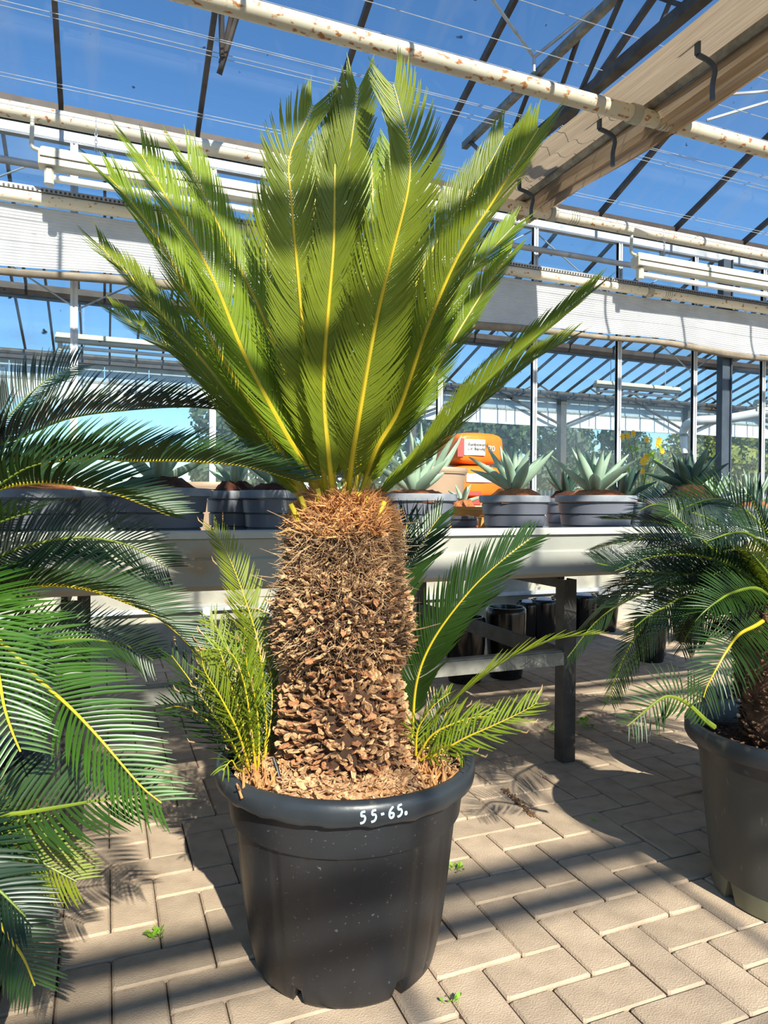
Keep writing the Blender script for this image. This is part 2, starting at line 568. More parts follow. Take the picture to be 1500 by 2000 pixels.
def atz(px, py, z):
    d = ray(px, py)
    return EYE+d*((z-CAM_H)/d.z)
def aty(px, py, y):
    d = ray(px, py)
    return EYE+d*(y/d.y)
def atx(px, py, x):
    d = ray(px, py)
    return EYE+d*(x/d.x)
def onroof(px, py, drop=0):
    """point under the near roof slope"""
    d = ray(px, py)
    # z = ZG - SL*(y-YG) - drop
    t = (ZG+SL*YG-drop-CAM_H)/(d.z+SL*d.y)
    return EYE+d*t
rods('vent_rod', [(onroof(955, -10, .12), onroof(1043, 112, .22)), (onroof(1160, 18, .12), onroof(1043, 112, .22)), (onroof(1043, 112, .22), onroof(1043, 140, .30)),
                  (onroof(1340, 190, .12), onroof(1510, 178, .12)), (onroof(1380, 235, .12), onroof(1510, 196, .10)), (onroof(1480, 75, .15), onroof(1520, 120, .15))], .010, 'alu')
rods('vent_arm', [(onroof(432, 10, .1), onroof(434, 110, .25)), (onroof(466, 20, .1), onroof(428, 145, .3)), (onroof(455, 20, .1), onroof(432, 125, .25)),
                  (onroof(1312, -5, .1), onroof(1285, 60, .2)), (onroof(1135, 60, .2), onroof(1090, 190, .3))], .016, 'bar')

# lattice girder across the span, with diagonals
GX = 2.52
gird = thing('lattice_girder', (GX, 2.8, 3.3), 'grey steel lattice girder crossing the roof beside the rolled beige screen', 'girder')
m_ = MB(); m_.bar((GX, -1.0, 3.69), (GX, YG-.12, 3.69), .045, .045); m_.build('top_chord', M['galv'], gird)
m_ = MB(); m_.bar((GX, -1.0, 3.30), (GX, YG-.12, 3.30), .06, .06); m_.build('bottom_chord', M['galv_dark'], gird)
yy = YG-.2
s_ = 0
while yy > -.8:
    m_ = MB()
    m_.bar((GX, yy, 3.30 if s_ % 2 else 3.69), (GX, yy-.42, 3.69 if s_ % 2 else 3.30), .022, .022)
    m_.build('diagonal', M['galv_dark'], gird)
    yy -= .42
    s_ += 1

# folded energy screen hanging beside the girder
scr = thing('folded_screen', (2.8, 2.8, 3.3), 'beige folded screen cloth gathered along two grey tubes under the roof', 'screen')
def pleat(x0, x1, z, n, amp, sag, y0=-1.2, y1=YG-.16, m='screen', name='cloth', seed=1):
    r_ = random.Random(seed)
    b = MB()
    b.smooth = True
    ny = 40
    cols = 4*n
    ph = [r_.uniform(.5, 1.3) for _ in range(cols+1)]
    for j in range(ny+1):
        y = y0+(y1-y0)*j/ny
        for i in range(cols+1):
            t = i/cols
            x = x0+(x1-x0)*t
            tri = abs(((i/4) % 1)-.5)*2
            zz = z-amp*tri*ph[i]-sag*sin(pi*t)*(1+.25*sin(y*2.3))-sag*.5*abs(sin((y-1.7)*1.35))
            b.v.append(Vector((x+.006*sin(y*3+i), y, zz)))
    for j in range(ny):
        for i in range(cols):
            a = j*(cols+1)+i
            b.f.append((a, a+1, a+cols+2, a+cols+1))
    return b.build(name, M[m], scr)
pleat(2.58, 2.90, 3.30, 3, .02, .02, seed=3, name='upper_cloth')
pleat(2.90, 3.16, 3.29, 9, .05, .06, seed=5, name='folded_cloth')
m_ = MB(); m_.smooth = True; m_.tube([(2.89, -1.2, 3.27), (2.89, YG-.16, 3.27)], .028, 12); m_.build('carrier_tube', M['galv'], scr)
for yv in (2.62, 3.35, 4.2):
    m_ = MB(); m_.bar((2.70, yv, 3.34), (2.70, yv, 3.20), .018, .024, up=(0, 1, 0)); m_.build('hanger', M['post'], scr)
    m_ = MB(); m_.smooth = True
    m_.tube(spline([(2.70, yv, 3.20), (2.78, yv, 3.185), (2.815, yv, 3.15), (2.80, yv, 3.08), (2.80, yv, 3.0)], 14)[0], .013, 8)
    m_.build('hook', M['post'], scr)

# tension wires along the roof
for i, (a, b) in enumerate((((130, 0), (650, 142)), ((0, -8), (650, 165)), ((0, 112), (530, 238)), ((1140, 66), (1500, 133)), ((700, 60), (1250, 200)), ((1160, 262), (1500, 345)), ((1140, 285), (1500, 372)), ((1080, 360), (1490, 425)), ((600, -4), (1300, 150)))):
    z = 3.50
    p = atz(*a, z)
    q = atz(*b, z)
    y = (p.y+q.y)/2
    if y > YG-.2: y = YG-.2-.03*i
    zz = min(3.50, ZG+SL*(YG-y)-.05)
    pipe_obj('screen_wire', y, CAM_H+(zz-CAM_H), -3, 10, .0022, M['wire'], ceil, 5)

# ---- partition wall in the gutter plane
wallb = struct('wall_back')
m_ = MB(); m_.box((-5, YG-.02, ZG-.13), (13, YG+.03, ZG-.06)); m_.build('head_rail', M['alu'], wallb)
MS = .178*YG
xs = [(-.037+.178*k)*YG for k in range(-4, 14)]
for x in xs:
    m_ = MB()
    m_.box((x-.022, YG-.018, .45), (x-.008, YG+.018, ZG-.12))
    m_.box((x+.004, YG-.018, .45), (x+.020, YG+.018, ZG-.12))
    m_.box((x-.022, YG-.012, .45), (x+.022, YG+.012, ZG-.12))
    m_.build('mullion', M['alu'], wallb)
for xa, xb in zip(xs[:-1], xs[1:]):
    g_ = MB(); g_.box((xa+.02, YG-.002, .46), (xb-.02, YG+.002, ZG-.12)); g_.build('glass_pane', M['glass_wall'], wallb)
m_ = MB(); m_.bbox((-5, YG-.08, 0), (13, YG+.08, .45), .01); m_.build('plinth', M['plinth'], wallb)
m_ = MB(); m_.box((-5, YG-.12, .27), (13, YG-.08, .30)); m_.build('plinth_rail', M['alu'], wallb)
for x, z0 in ((.60, .32), (1.0, .31), (4.0, .3)):
    m_ = MB(); m_.bbox((x, YG-.135, .22), (x+.05, YG-.12, .29)); m_.build('rail_bracket', M['white_metal'], wallb)
# rail tube and thin bracing in the partition
pipe_obj('rail_tube', YG-.10, CAM_H+.432*(YG-.10), -5, 13, .022, M['alu'], wallb, 10)
pipe_obj('thin_rail', YG+.10, CAM_H+.262*(YG+.1), -5, 13, .013, M['galv_dark'], wallb, 8)
for k, x in enumerate(xs[:-2]):
    if k % 2 == 0:
        q = MB(); q.tube([(x, YG+.05, 2.2), (x+1.75, YG+.05, 3.25)], .006, 5); q.build('brace_rod', M['wire'], wallb)
        q = MB(); q.tube([(x+1.75, YG+.06, 2.2), (x, YG+.06, 3.25)], .006, 5); q.build('brace_rod', M['wire'], wallb)
for X in (4.71*4.8/4.3, -3.3):
    m_ = MB(); m_.box((X-.075, YG-.10, .0), (X+.015, YG-.035, ZG-.14)); m_.build('steel_post', M['post'], wallb)
    m_ = MB(); m_.box((X+.016, YG-.115, 0), (X+.028, YG-.035, ZG-.14)); m_.build('post_flange', M['post'], wallb)

# ---- far bay beyond the partition
YF = 16.0
ZF = CAM_H+.188*YF
wallf = struct('wall_far')
FS = .53
b_ = MB()
roof_slope(YF-.05, ZF+.05, YF-4.6, ZF+.05+4.6*.33, -4, 24, FS, .1, M['glass_far'], True, .04, .06)
m_ = MB(); m_.box((-6, YF-.15, ZF-.10), (26, YF+.15, ZF+.06)); m_.build('far_gutter', M['gutter'], ceil)
m_ = MB(); m_.tube([(-6, YF-.4, ZF-.02), (26, YF-.4, ZF-.02)], .06, 8); m_.build('far_pipe', M['galv_dark'], ceil)
z1 = CAM_H+.158*YF
z2 = CAM_H+.137*YF
for k in range(-6, 30):
    x = k*.9
    m_ = MB(); m_.box((x+.01, YF-.02, z1+.03), (x+.89, YF+.01, ZF-.1)); m_.build('wall_panel', M['panel'], wallf)
    m_ = MB(); m_.box((x+.01, YF-.05, z2), (x+.89, YF-.02, z1)); m_.build('wall_panel', M['white_metal'], wallf)
m_ = MB(); m_.box((-6, YF-.06, z1-.02), (26, YF+.02, z1+.03)); m_.build('wall_rail', M['galv'], wallf)
m_ = MB(); m_.box((-6, YF-.06, z2-.05), (26, YF+.02, z2)); m_.build('wall_rail', M['white_metal'], wallf)
g_ = MB(); g_.box((-6, YF+.02, .4), (26, YF+.025, z2)); g_.build('glass_sheet', M['glass_clear'], wallf)
m_ = MB(); m_.box((-6, YF-.1, 0), (26, YF+.1, .4)); m_.build('plinth', M['plinth'], wallf)
for k in range(-1, 6):
    X = (.725+.281*k)*YF
    m_ = MB(); m_.box((X-.09, YF-.25, 0), (X+.09, YF-.07, ZF)); m_.build('steel_post', M['galv_dark'], wallf)
    for s in (-1, 1):
        q = MB(); q.tube([(X, YF-.2, ZF-.85), (X+s*1.9, YF-.2, ZF-.1)], .035, 6); q.build('knee_brace', M['galv_dark'], wallf)
    for t in range(6):
        q = MB(); q.bar((X+.1+t*.7, YF-.3, ZF-.12+(t % 2)*.35), (X+.8+t*.7, YF-.3, ZF-.12+((t+1) % 2)*.35), .035, .035); q.build('truss_diagonal', M['galv_dark'], wallf)
# side walls of aluminium and glass close the house left and right, and behind the viewer
for nm, X, y0, y1 in (('wall_left', -5.0, -7, 16), ('wall_right', 20.0, -7, 16)):
    wl = struct(nm)
    m_ = MB(); m_.box((X-.1, y0, 0), (X+.1, y1, .45)); m_.build('plinth', M['plinth'], wl)
    g_ = MB(); g_.box((X-.003, y0, .45), (X+.003, y1, 3.3)); g_.build('glass_sheet', M['glass_wall'], wl)
    yy = y0
    while yy < y1:
        m_ = MB(); m_.box((X-.03, yy-.02, .45), (X+.03, yy+.02, 3.3)); m_.build('mullion', M['alu'], wl)
        yy += 1.6

# ---- outdoors
m_ = MB(); m_.box((-60, YF+.1, -.2), (90, 120, -.02)); tag(m_.build('outdoor_ground', M['grass']), kind='structure')
def tree(cx, cy, h, rx, m, label, seed):
    r_ = random.Random(seed)
    t = thing('tree', (cx, cy, -.02), label, 'tree', 'trees beyond the far wall')
    q = MB(); q.tube([(cx, cy, -.02), (cx+.1, cy, h*.5), (cx, cy+.1, h*.8)], [.16, .11, .04], 8); q.build('trunk', M['bark'], t)
    f = MB()
    blobs = [(r_.uniform(-.75, .75)*rx, r_.uniform(-.5, .5)*rx, r_.uniform(.08, .9)*h, r_.uniform(.34, .55)*rx) for _ in range(26)]
    for bx, by, bz, br in blobs:
        for _ in range(210):
            u = Vector((r_.gauss(0, 1), r_.gauss(0, 1), r_.gauss(0, 1))).normalized()
            p = Vector((cx+bx, cy+by, bz))+u*br*r_.uniform(.75, 1.05)
            if p.z < .05: continue
            a = (u+Vector((r_.gauss(0, .5), r_.gauss(0, .5), r_.gauss(0, .5)))).normalized()
            s1 = a.orthogonal().normalized()*r_.uniform(.10, .17)
            s2 = a.cross(s1)
            f.add([p-s1, p+s2*.6, p+s1, p-s2*.6], [(0, 1, 2, 3)])
    tag(f.build('foliage', M[m], t), kind='stuff')
TR = [(7.5, 22, 5.2, 1.9, 'hedge', 'round dark green tree behind the orange bags'), (10.6, 22.5, 4.6, 1.9, 'hedge', 'bushy olive green tree between the first two far posts'),
      (13.6, 23, 4.8, 1.8, 'hedge', 'green tree behind the agave in the second bowl'), (16.8, 23, 4.7, 1.7, 'hedge', 'dark green tree behind the yellow flowers'),
      (20.2, 23, 4.3, 1.7, 'hedge', 'dark tree behind the white elbow duct'), (22.6, 22, 3.9, 1.5, 'hedge_yellow', 'yellowing tree just left of the dark steel post'),
      (25.6, 22.5, 4.2, 1.5, 'hedge_yellow', 'yellow tree just right of the dark steel post'), (28.8, 23, 4.8, 1.7, 'hedge', 'green tree at the right edge beyond the far wall'),
      (4.2, 23, 4.6, 1.9, 'hedge', 'green tree mostly hidden behind the big palm crown')]
for i, (x, y, h, rx, m, lb) in enumerate(TR):
    k_ = 1.25 if i % 2 else 1.0
    tree(x*k_, y*k_, CAM_H+(h*1.16-CAM_H)*k_, rx*1.05 if i % 2 else rx*.8, m, lb, 50+i)
fn = thing('picket_fence', (17, 19, -.02), 'white picket fence outdoors behind the dark agave', 'fence')
for k in range(110):
    x = 8+k*.16
    m_ = MB(); m_.box((x, 19, -.02), (x+.05, 19.04, 1.45)); m_.build('picket', M['white_metal'], fn)
for z in (.5, 1.0, 1.3):
    m_ = MB(); m_.box((7.9, 19.04, z), (25.8, 19.08, z+.08)); m_.build('fence_rail', M['galv'], fn)

# ================================================================== FIXTURES
def pipe_thing(y, z, x0, x1, r, m, label, collars, shades=()):
    t = thing('heating_pipe', (x0, y, z), label, 'pipe', 'heating pipes under the roof')
    b = MB(); b.smooth = True
    b.tube([(x0, y, z), (x1, y, z)], r, 28)
    b.build('pipe_run', M[m], t)
    for x in collars:
        b = MB(); b.smooth = True
        b.lathe([(r, -.03), (r*1.18, -.03), (r*1.18, .03), (r, .03)], (0, 0, 0), 24)
        b.v = [Vector((x+v.z, y+v.x, z+v.y)) for v in b.v]
        b.build('pipe_collar', M['pipe_old'], t)
        for k in range(4):
            b = MB(); b.smooth = True
            b.lathe([(r, -.004), (r*1.08, 0), (r, .004)], (0, 0, 0), 24)
            b.v = [Vector((x+.16+.022*k+v.z, y+v.x, z+v.y)) for v in b.v]
            b.build('thread_ring', M['pipe_old'], t)
    return t
YP1, YP2, YP3 = 3.15, 4.45, 4.62
ZP = CAM_H+.4965*YP2
Z1 = CAM_H+.703*YP1
pipe_thing(YP1, Z1, -2.5, 9, .044, 'pipe_worn', 'rust-spotted white pipe nearest the viewer, crossing the top of the view', (2.78,))
pipe_thing(YP2, ZP, -4, 12, .046, 'pipe', 'thick white rusty pipe under the gutter above the strip lights', (3.15,))
ZP3 = CAM_H+.389*YP3
pipe_thing(YP3, ZP3, -4, 12, .036, 'pipe', 'thin cream pipe along the top of the white curtain', (4.25,))

def lampfit(x0, y, z, L_, label, chain=True, sc=1.0, second=True):
    t = thing('strip_light', (x0, y, z), label, 'lamp', 'strip lights along the pipes')
    m_ = MB(); m_.bbox((x0, y-.05*sc, z-.06*sc), (x0+L_, y+.05*sc, z+.02*sc), .008); m_.build('housing', M['lamp'], t)
    m_ = MB(); m_.bbox((x0+.01, y-.056*sc, z-.022*sc), (x0+L_-.01, y-.048*sc, z-.016*sc), .002); m_.build('seam', M['bar'], t)
    m_ = MB(); m_.bbox((x0+.01, y-.035*sc, z+.02*sc), (x0+L_-.01, y+.035*sc, z+.045*sc), .006); m_.build('top_cover', M['lamp'], t)
    for xe in (x0+.03, x0+L_-.09):
        m_ = MB(); m_.bbox((xe, y-.028*sc, z-.155*sc), (xe+.05*sc, y+.028*sc, z-.06*sc), .012); m_.build('lamp_holder', M['lamp'], t)
    m_ = MB(); m_.smooth = True; m_.tube([(x0+.06, y, z-.115*sc), (x0+L_-.06, y, z-.115*sc)], .021*sc, 16); m_.build('tube', M['tube'], t)
    if not chain:
        for xc in (x0+.3, x0+L_-.3):
            q = MB(); q.tube([(xc, y, z+.04), (xc, y, ZG-.045)], .006, 5); q.build('hanging_rod', M['wire'], t)
    if chain:
        for xc in (x0+.30, x0+L_-.3):
            ztop = ZP-.04
            zz = ztop
            k = 0
            ch = MB()
            while zz > z+.05:
                pts = []
                for q in range(9):
                    a = 2*pi*q/8
                    if k % 2:
                        pts.append((xc+.007*cos(a), y, zz-.011+.014*sin(a)))
                    else:
                        pts.append((xc, y+.007*cos(a), zz-.011+.014*sin(a)))
                ch.tube(pts, .0022, 5, cap=False)
                zz -= .022
                k += 1
            ch.build('chain', M['wire'], t)
            q = MB(); q.smooth = True
            q.tube([(xc, YP2+.047*cos(a), ZP+.047*sin(a)) for a in [2*pi*i/16 for i in range(17)]], .003, 6)
            q.build('pipe_strap', M['wire'], t)
        q = MB(); q.smooth = True
        q.tube(spline([(x0-.03, y, ZP-.04), (x0-.035, y, z+.08), (x0-.03, y, z+.04), (x0+.01, y, z+.03)], 12)[0], .012, 8)
        q.build('cable', M['lamp'], t)
zl = CAM_H+.445*4.40
lampfit(-.079*4.40, 4.40, zl, 1.95, 'cream strip light hanging by chains on the left, behind the palm fronds')
lampfit(.887*4.40, 4.40, zl, 1.95, 'cream strip light hanging by chains at the right edge')
lampfit(.802*8.78, 8.78, CAM_H+.215*8.78, 1.7, 'small distant strip light seen below the white curtain', False)
lampfit(1.19*8.78, 8.78, CAM_H+.205*8.78, 1.7, 'distant strip light cut by the right edge', False)
lampfit(-.06*8.78, 8.78, CAM_H+.215*8.78, 3.2, 'bright distant strip light on the left behind the glass', False)

# white shade curtain with horizontal pleats
YC = 4.66
cur = thing('shade_curtain', (3, YC, 2.5), 'long white pleated shade curtain hanging below the thin cream pipe', 'curtain')
def curtain(x0, x1, zt, zb, name, seed, m='curtain', bulge=.05, y_off=0):
    r_ = random.Random(seed)
    b = MB(); b.smooth = True
    npl = 20
    nx = int((x1-x0)/.12)+2
    rows = npl*3+1
    for i in range(rows):
        t = i/(rows-1)
        for j in range(nx+1):
            x = x0+(x1-x0)*j/nx
            sag = .016*sin(x*1.9)+.008*sin(x*4.3+1)
            z = zt+(zb+sag-zt)*t
            y = YC+y_off-bulge*t*t-.006*(1 if i % 3 == 1 else 0)+.008*sin(x*3+t*5)
            b.v.append(Vector((x, y, z)))
    for i in range(rows-1):
        for j in range(nx):
            a = i*(nx+1)+j
            b.f.append((a, a+1, a+nx+2, a+nx+1))
    return b.build(name, M[m], cur)
zt, zb = CAM_H+.378*YC, CAM_H+.300*YC
curtain(-4, 12, zt, zb, 'pleated_cloth', 1)
# rolled hem under it
b = MB(); b.smooth = True
pts = []
rad = []
for k in range(101):
    x = -4+16*k/100
    sag = .016*sin(x*1.9)+.008*sin(x*4.3+1)
    pts.append((x, YC-.03, zb+sag-.028))
    rad.append(.026+.005*sin(x*2.7+.5))
b.tube(pts, rad, 12)
b.build('rolled_hem', M['curtain_hem'], cur)
# toothed fixing strip above
b = MB()
for k in range(600):
    x = -3.5+k*.025
    b.box((x, YP3-.034, ZP3+.040), (x+.012, YP3-.028, ZP3+.052))
tag(b.build('fixing_teeth', M['bar'], cur), kind='stuff')
m_ = MB(); m_.box((-3.6, YP3-.028, ZP3+.037), (11.5, YP3+.01, ZP3+.064)); m_.build('fixing_strip', M['alu'], cur)

# white duct with elbow
du = thing('elbow_duct', aty(1335, 900, 12.5), 'white elbow duct near the far wall left of the dark post', 'duct')
b = MB(); b.smooth = True
b.tube(spline([aty(1337, 885, 12.5), aty(1335, 850, 12.5), aty(1340, 832, 12.4), aty(1362, 822, 12.0), aty(1420, 818, 11.5), aty(1505, 803, 10.8)], 30)[0], [.07+.035*min(1, i/8) for i in range(31)], 14)
b.build('duct_run', M['white_metal'], du)
for p in (aty(1336, 850, 12.5), aty(1400, 820, 11.7)):
    b = MB(); b.smooth = True; b.tube([p+Vector((0, 0, -.03)), p+Vector((0, 0, .03))], .115, 14); b.build('duct_band', M['galv'], du)

# ================================================================== BENCH
BY0, BY1, BX0, BX1 = 2.02, 3.75, -1.6, 3.5
be = thing('growing_bench', (.6, 2.9, 0), 'long galvanised growing bench with a pale tray and grey legs, behind the palm', 'bench')
m_ = MB()
m_.bbox((BX0, BY0, .882), (BX1, BY0+.05, .905), .004)
m_.build('front_lip', M['bench_lip'], be)
m_ = MB()
vs = []
pr = [(BY0+.012, .879), (BY0+.02, .826), (BY0+.012, .820), (BY0+.016, .745), (BY0+.045, .728), (BY0+.12, .728)]
for x in (BX0+.02, 1.765):
    vs += [(x, y, z) for y, z in pr]
vs2 = [(x, y+.004, z+.004) for x, y, z in vs]
m_.add(vs+vs2, [(i, i+1, i+7, i+6) for i in range(5)]+[(12+i+6, 12+i+7, 12+i+1, 12+i) for i in range(5)]+[(i+6, i+7, i+19, i+18) for i in range(5)])
m_.build('side_panel', M['bench'], be)
m_ = MB()
m_.bbox((1.775, BY0+.03, .800), (BX1-.01, BY0+.06, .878), .004); m_.build('side_panel', M['bench'], be)
m_ = MB(); m_.box((BX0, BY0+.05, .835), (BX1, BY1-.03, .85)); m_.build('tray', M['bench'], be)
m_ = MB(); m_.bbox((BX0, BY1-.04, .835), (BX1, BY1, .905)); m_.build('back_lip', M['bench_lip'], be)
for x in (BX0, BX1-.02):
    m_ = MB(); m_.box((x, BY0+.05, .80), (x+.02, BY1-.04, .90)); m_.build('end_lip', M['bench_lip'], be)
for x in (-.088, 1.651, 3.39):
    for y in (2.215, 3.55):
        m_ = MB()
        m_.box((x-.028, y-.025, 0), (x+.028, y-.019, .70)); m_.box((x-.028, y-.019, 0), (x-.022, y+.03, .70)); m_.box((x+.022, y-.019, 0), (x+.028, y+.03, .70))
        m_.build('leg', M['galv_dark'], be)
        m_ = MB(); m_.tube([(x-.02, y, .70), (x-.02, y, .84)], .009, 6); m_.build('height_bolt', M['bar'], be)
    m_ = MB(); m_.box((x-.024, 2.24, .665), (x-.012, 3.55, .715)); m_.box((x-.024, 2.24, .715), (x+.02, 3.55, .722)); m_.build('upper_crossbar', M['galv_dark'], be)
    m_ = MB(); m_.box((x-.02, 2.24, .37), (x-.01, 3.55, .42)); m_.box((x-.02, 2.24, .42), (x+.018, 3.55, .427)); m_.build('lower_crossbar', M['galv_dark'], be)
m_ = MB(); m_.box((-.06, 2.19, .375), (1.623, 2.197, .425)); m_.box((-.06, 2.197, .425), (1.623, 2.23, .431)); m_.build('lower_rail', M['galv'], be)
m_ = MB(); m_.bar((.6, 2.55, .80), (.6, 3.7, .80), .05, .04); m_.build('tray_bearer', M['galv_dark'], be)
m_ = MB(); m_.bar((BX0+.1, 2.5, .81), (BX1-.1, 2.5, .81), .05, .03); m_.build('tray_bearer', M['galv_dark'], be)

# ================================================================== AGAVES IN BOWLS
def agave_leaf(root, az, el, L_, wd, parent, m, curl=.25, n=9):
    b = MB(); b.smooth = True
    h = Vector((cos(az), sin(az), 0))
    side = Vector((-sin(az), cos(az), 0))
    p = Vector(root)
    e = el
    rows = []
    for i in range(n+1):
        t = i/n
        wv = wd*(.55+1.25*t-.9*t*t)*(1-t**2.2)*1.05
        if i == n: wv = .0006
        T = h*cos(e)+Vector((0, 0, 1))*sin(e)
        N = -h*sin(e)+Vector((0, 0, 1))*cos(e)
        cup = wv*.42
        rows.append([p-side*wv*.5+N*cup, p-side*wv*.27+N*cup*.25, p, p+side*wv*.27+N*cup*.25, p+side*wv*.5+N*cup])
        rows.append([q-N*(.004+.007*(1-t)) for q in rows[-1]])
        p = p+T*(L_/n)
        e += curl/n
    vs = [q for r in rows for q in r]
    fs = []
    for i in range(n):
        a, c = i*10, (i+1)*10
        for k in range(4):
            fs.append((a+k, a+k+1, c+k+1, c+k))
            fs.append((a+5+k+1, a+5+k, c+5+k, c+5+k+1))
        fs.append((a, c, c+5, a+5))
        fs.append((a+4, a+9, c+9, c+4))
    b.add(vs, fs)
    return b.build('leaf', M[m], parent)

ZB = .851
def bowl(parent, c, R, H, m='bowl', rim='bowl_rim'):
    b = MB(); b.smooth = True
    r0, r1 = R*.74, R*.93
    prof = [(.01, 0), (r0*.96, 0), (r0, .008)]
    nb = 3
    for k in range(nb):
        za, zb_ = .008+(H-.03)*(k+.93)/(nb+.15), .008+(H-.03)*(k+1)/(nb+.15)
        ra = r0+(r1-r0)*(za/(H-.02))
        prof += [(ra+.0015, za), (ra-.003, za+.0015), (ra-.002, za+.004), (ra+.006, zb_+.003)]
    prof += [(r1+.003, H-.028), (R, H-.024), (R*1.005, H-.006), (R*.99, H), (R*.93, H), (R*.92, H-.02), (R*.88, H-.05)]
    b.lathe(prof[:-6], (c[0], c[1], c[2]), 40)
    b.build('bowl', M[m], parent)
    b = MB(); b.smooth = True
    b.lathe(prof[-7:], (c[0], c[1], c[2]), 40)
    b.build('rim', M[rim], parent)

def agave(px, R, Y, H, label, leaves, m='agave', soilm='peat', soilh=.03, seed=1, L_=.15, wd=.05, bowlm='bowl', offx=0, mound=.6, py=965):
    r_ = random.Random(seed)
    X = aty(px, py, Y).x
    t = thing('potted_agave', (X, Y, ZB), label, 'potted plant', 'agaves in grey bowls on the bench')
    bowl(t, (X, Y, ZB), R, H, bowlm)
    # root ball / soil surface
    b = MB(); b.smooth = True
    prof = [(R*.90, H-.03), (R*.88, H-.012), (R*mound, H+soilh*.5), (R*mound*.8, H+soilh), (R*.2, H+soilh*1.1), (.004, H+soilh*1.1)]
    b.lathe(prof, (X, Y, ZB), 28, lambda i, a: (1+.06*sin(3*a+seed)+.05*sin(7*a+i), .006*sin(5*a+i*2) if i > 1 else 0))
    b.build('root_ball', M[soilm], t)
    base = Vector((X+offx, Y, ZB+H+soilh*.8))
    if leaves:
        n = leaves
        for k in range(n):
            az = k*2.39996+seed
            f = k/n                     # 0 = outer, 1 = inner
            el = radians(22+62*f**.9)+r_.uniform(-.08, .08)
            LL = L_*(.86+.25*sin(pi*min(1, f+.25)))*r_.uniform(.9, 1.1)
            agave_leaf(base+Vector((cos(az), sin(az), 0))*.012*(1-f), az, el, LL, wd*(1-.35*f), t, m, curl=r_.uniform(-.1, .4))
    return t
agave(1005, .134, 2.27, .168, 'pale green agave on an orange-brown root ball in the bowl right of the orange bags', 15, seed=2, L_=.19, wd=.052, soilh=.022)
agave(1163, .158, 2.27, .172, 'pale agave in the wide grey bowl, second from the right', 16, seed=4, L_=.19, wd=.056, soilh=.018)
agave(1345, .178, 2.42, .168, 'dark green agave on a dark brown root ball in the rightmost bowl', 14, m='agave_dark', soilm='peat_dark', seed=9, L_=.20, wd=.062, soilh=.055, mound=.5)
agave(810, .152, 2.27, .17, 'broad-leaved grey-green agave in the bowl just right of the palm trunk', 9, seed=13, L_=.165, wd=.058, soilh=.01)
agave(545, .128, 2.27, .175, 'agave in the dark bowl just left of the palm trunk', 10, seed=17, L_=.16, wd=.05, soilm='peat_dark', soilh=.02)
agave(458, .10, 2.45, .175, 'agave in the narrow dark bowl squeezed behind two larger bowls', 7, seed=21, L_=.12, wd=.04, soilm='peat_dark')
agave(308, .162, 2.27, .178, 'agave in the big grey bowl under the left fronds', 11, seed=25, L_=.15, wd=.05, soilm='peat_dark')
agave(75, .15, 2.35, .17, 'agave in the leftmost bowl, mostly hidden by fronds', 9, seed=29, L_=.15, wd=.05)
agave(905, .075, 2.75, .12, 'small agave pup in a low bowl beside the orange bags', 6, seed=31, L_=.09, wd=.028)
agave(1105, .10, 2.72, .165, 'dark agave in a small bowl behind the two front bowls', 8, m='agave_dark', seed=33, L_=.15, wd=.045, soilm='peat_dark')
agave(1215, .12, 2.95, .15, 'dark broad agave behind the second bowl from the right', 9, m='agave_dark', seed=37, L_=.19, wd=.06)
agave(1278, .10, 3.05, .13, 'small pale agave peeping between the two right bowls', 9, seed=41, L_=.13, wd=.038)
agave(1390, .11, 3.15, .13, 'pale slender agave behind the rightmost bowl', 11, seed=43, L_=.19, wd=.035)
agave(1470, .13, 3.1, .13, 'spiky light agave at the right edge above the palm fronds', 16, seed=47, L_=.22, wd=.026)
agave(830, .16, 3.2, .17, 'tall blue-grey agave rising behind the palm fronds', 9, seed=52, L_=.38, wd=.06, soilh=.03)
# square pale planter between the left bowls
X = aty(172, 1000, 2.36).x
t = thing('square_planter', (X, 2.36, ZB), 'pale grey tapered square planter between the two left bowls', 'planter')
b = MB()
for (a0, a1, z0, z1) in ((.062, .068, 0, .085), (.070, .077, .087, .148), (.080, .083, .149, .165)):
    b.add([(X-a0, 2.36-a0, ZB+z0), (X+a0, 2.36-a0, ZB+z0), (X+a0, 2.36+a0, ZB+z0), (X-a0, 2.36+a0, ZB+z0), (X-a1, 2.36-a1, ZB+z1), (X+a1, 2.36-a1, ZB+z1), (X+a1, 2.36+a1, ZB+z1), (X-a1, 2.36+a1, ZB+z1)],
          [(3, 2, 1, 0), (4, 5, 6, 7), (0, 1, 5, 4), (1, 2, 6, 5), (2, 3, 7, 6), (3, 0, 4, 7)])
b.build('planter_body', M['bowl_rim'], t)

# tan cylinders (large pots) behind the bowls
for px, Y, R, ztop, lb in ((845, 3.25, .17, 1.17, 'tall tan plastic pot behind the bowl right of the palm'), (415, 3.2, .15, 1.075, 'tan plastic pot behind the bowls left of the palm')):
    X = aty(px, 900, Y).x
    t = thing('tan_pot', (X, Y, ZB), lb, 'pot')
    b = MB(); b.smooth = True
    h = ztop-ZB
    b.lathe([(.01, 0), (R*.8, 0), (R, h-.03), (R*1.05, h-.03), (R*1.05, h), (R*.96, h), (R*.94, h-.05), (.01, h-.05)], (X, Y, ZB), 36)
    b.build('pot_body', M['tan'], t)
    b = MB(); b.smooth = True
    b.lathe([(R*1.06, h-.024), (R*1.075, h-.018), (R*1.075, h-.008), (R*1.05, h)], (X, Y, ZB), 36); b.build('rim', M['tan'], t)

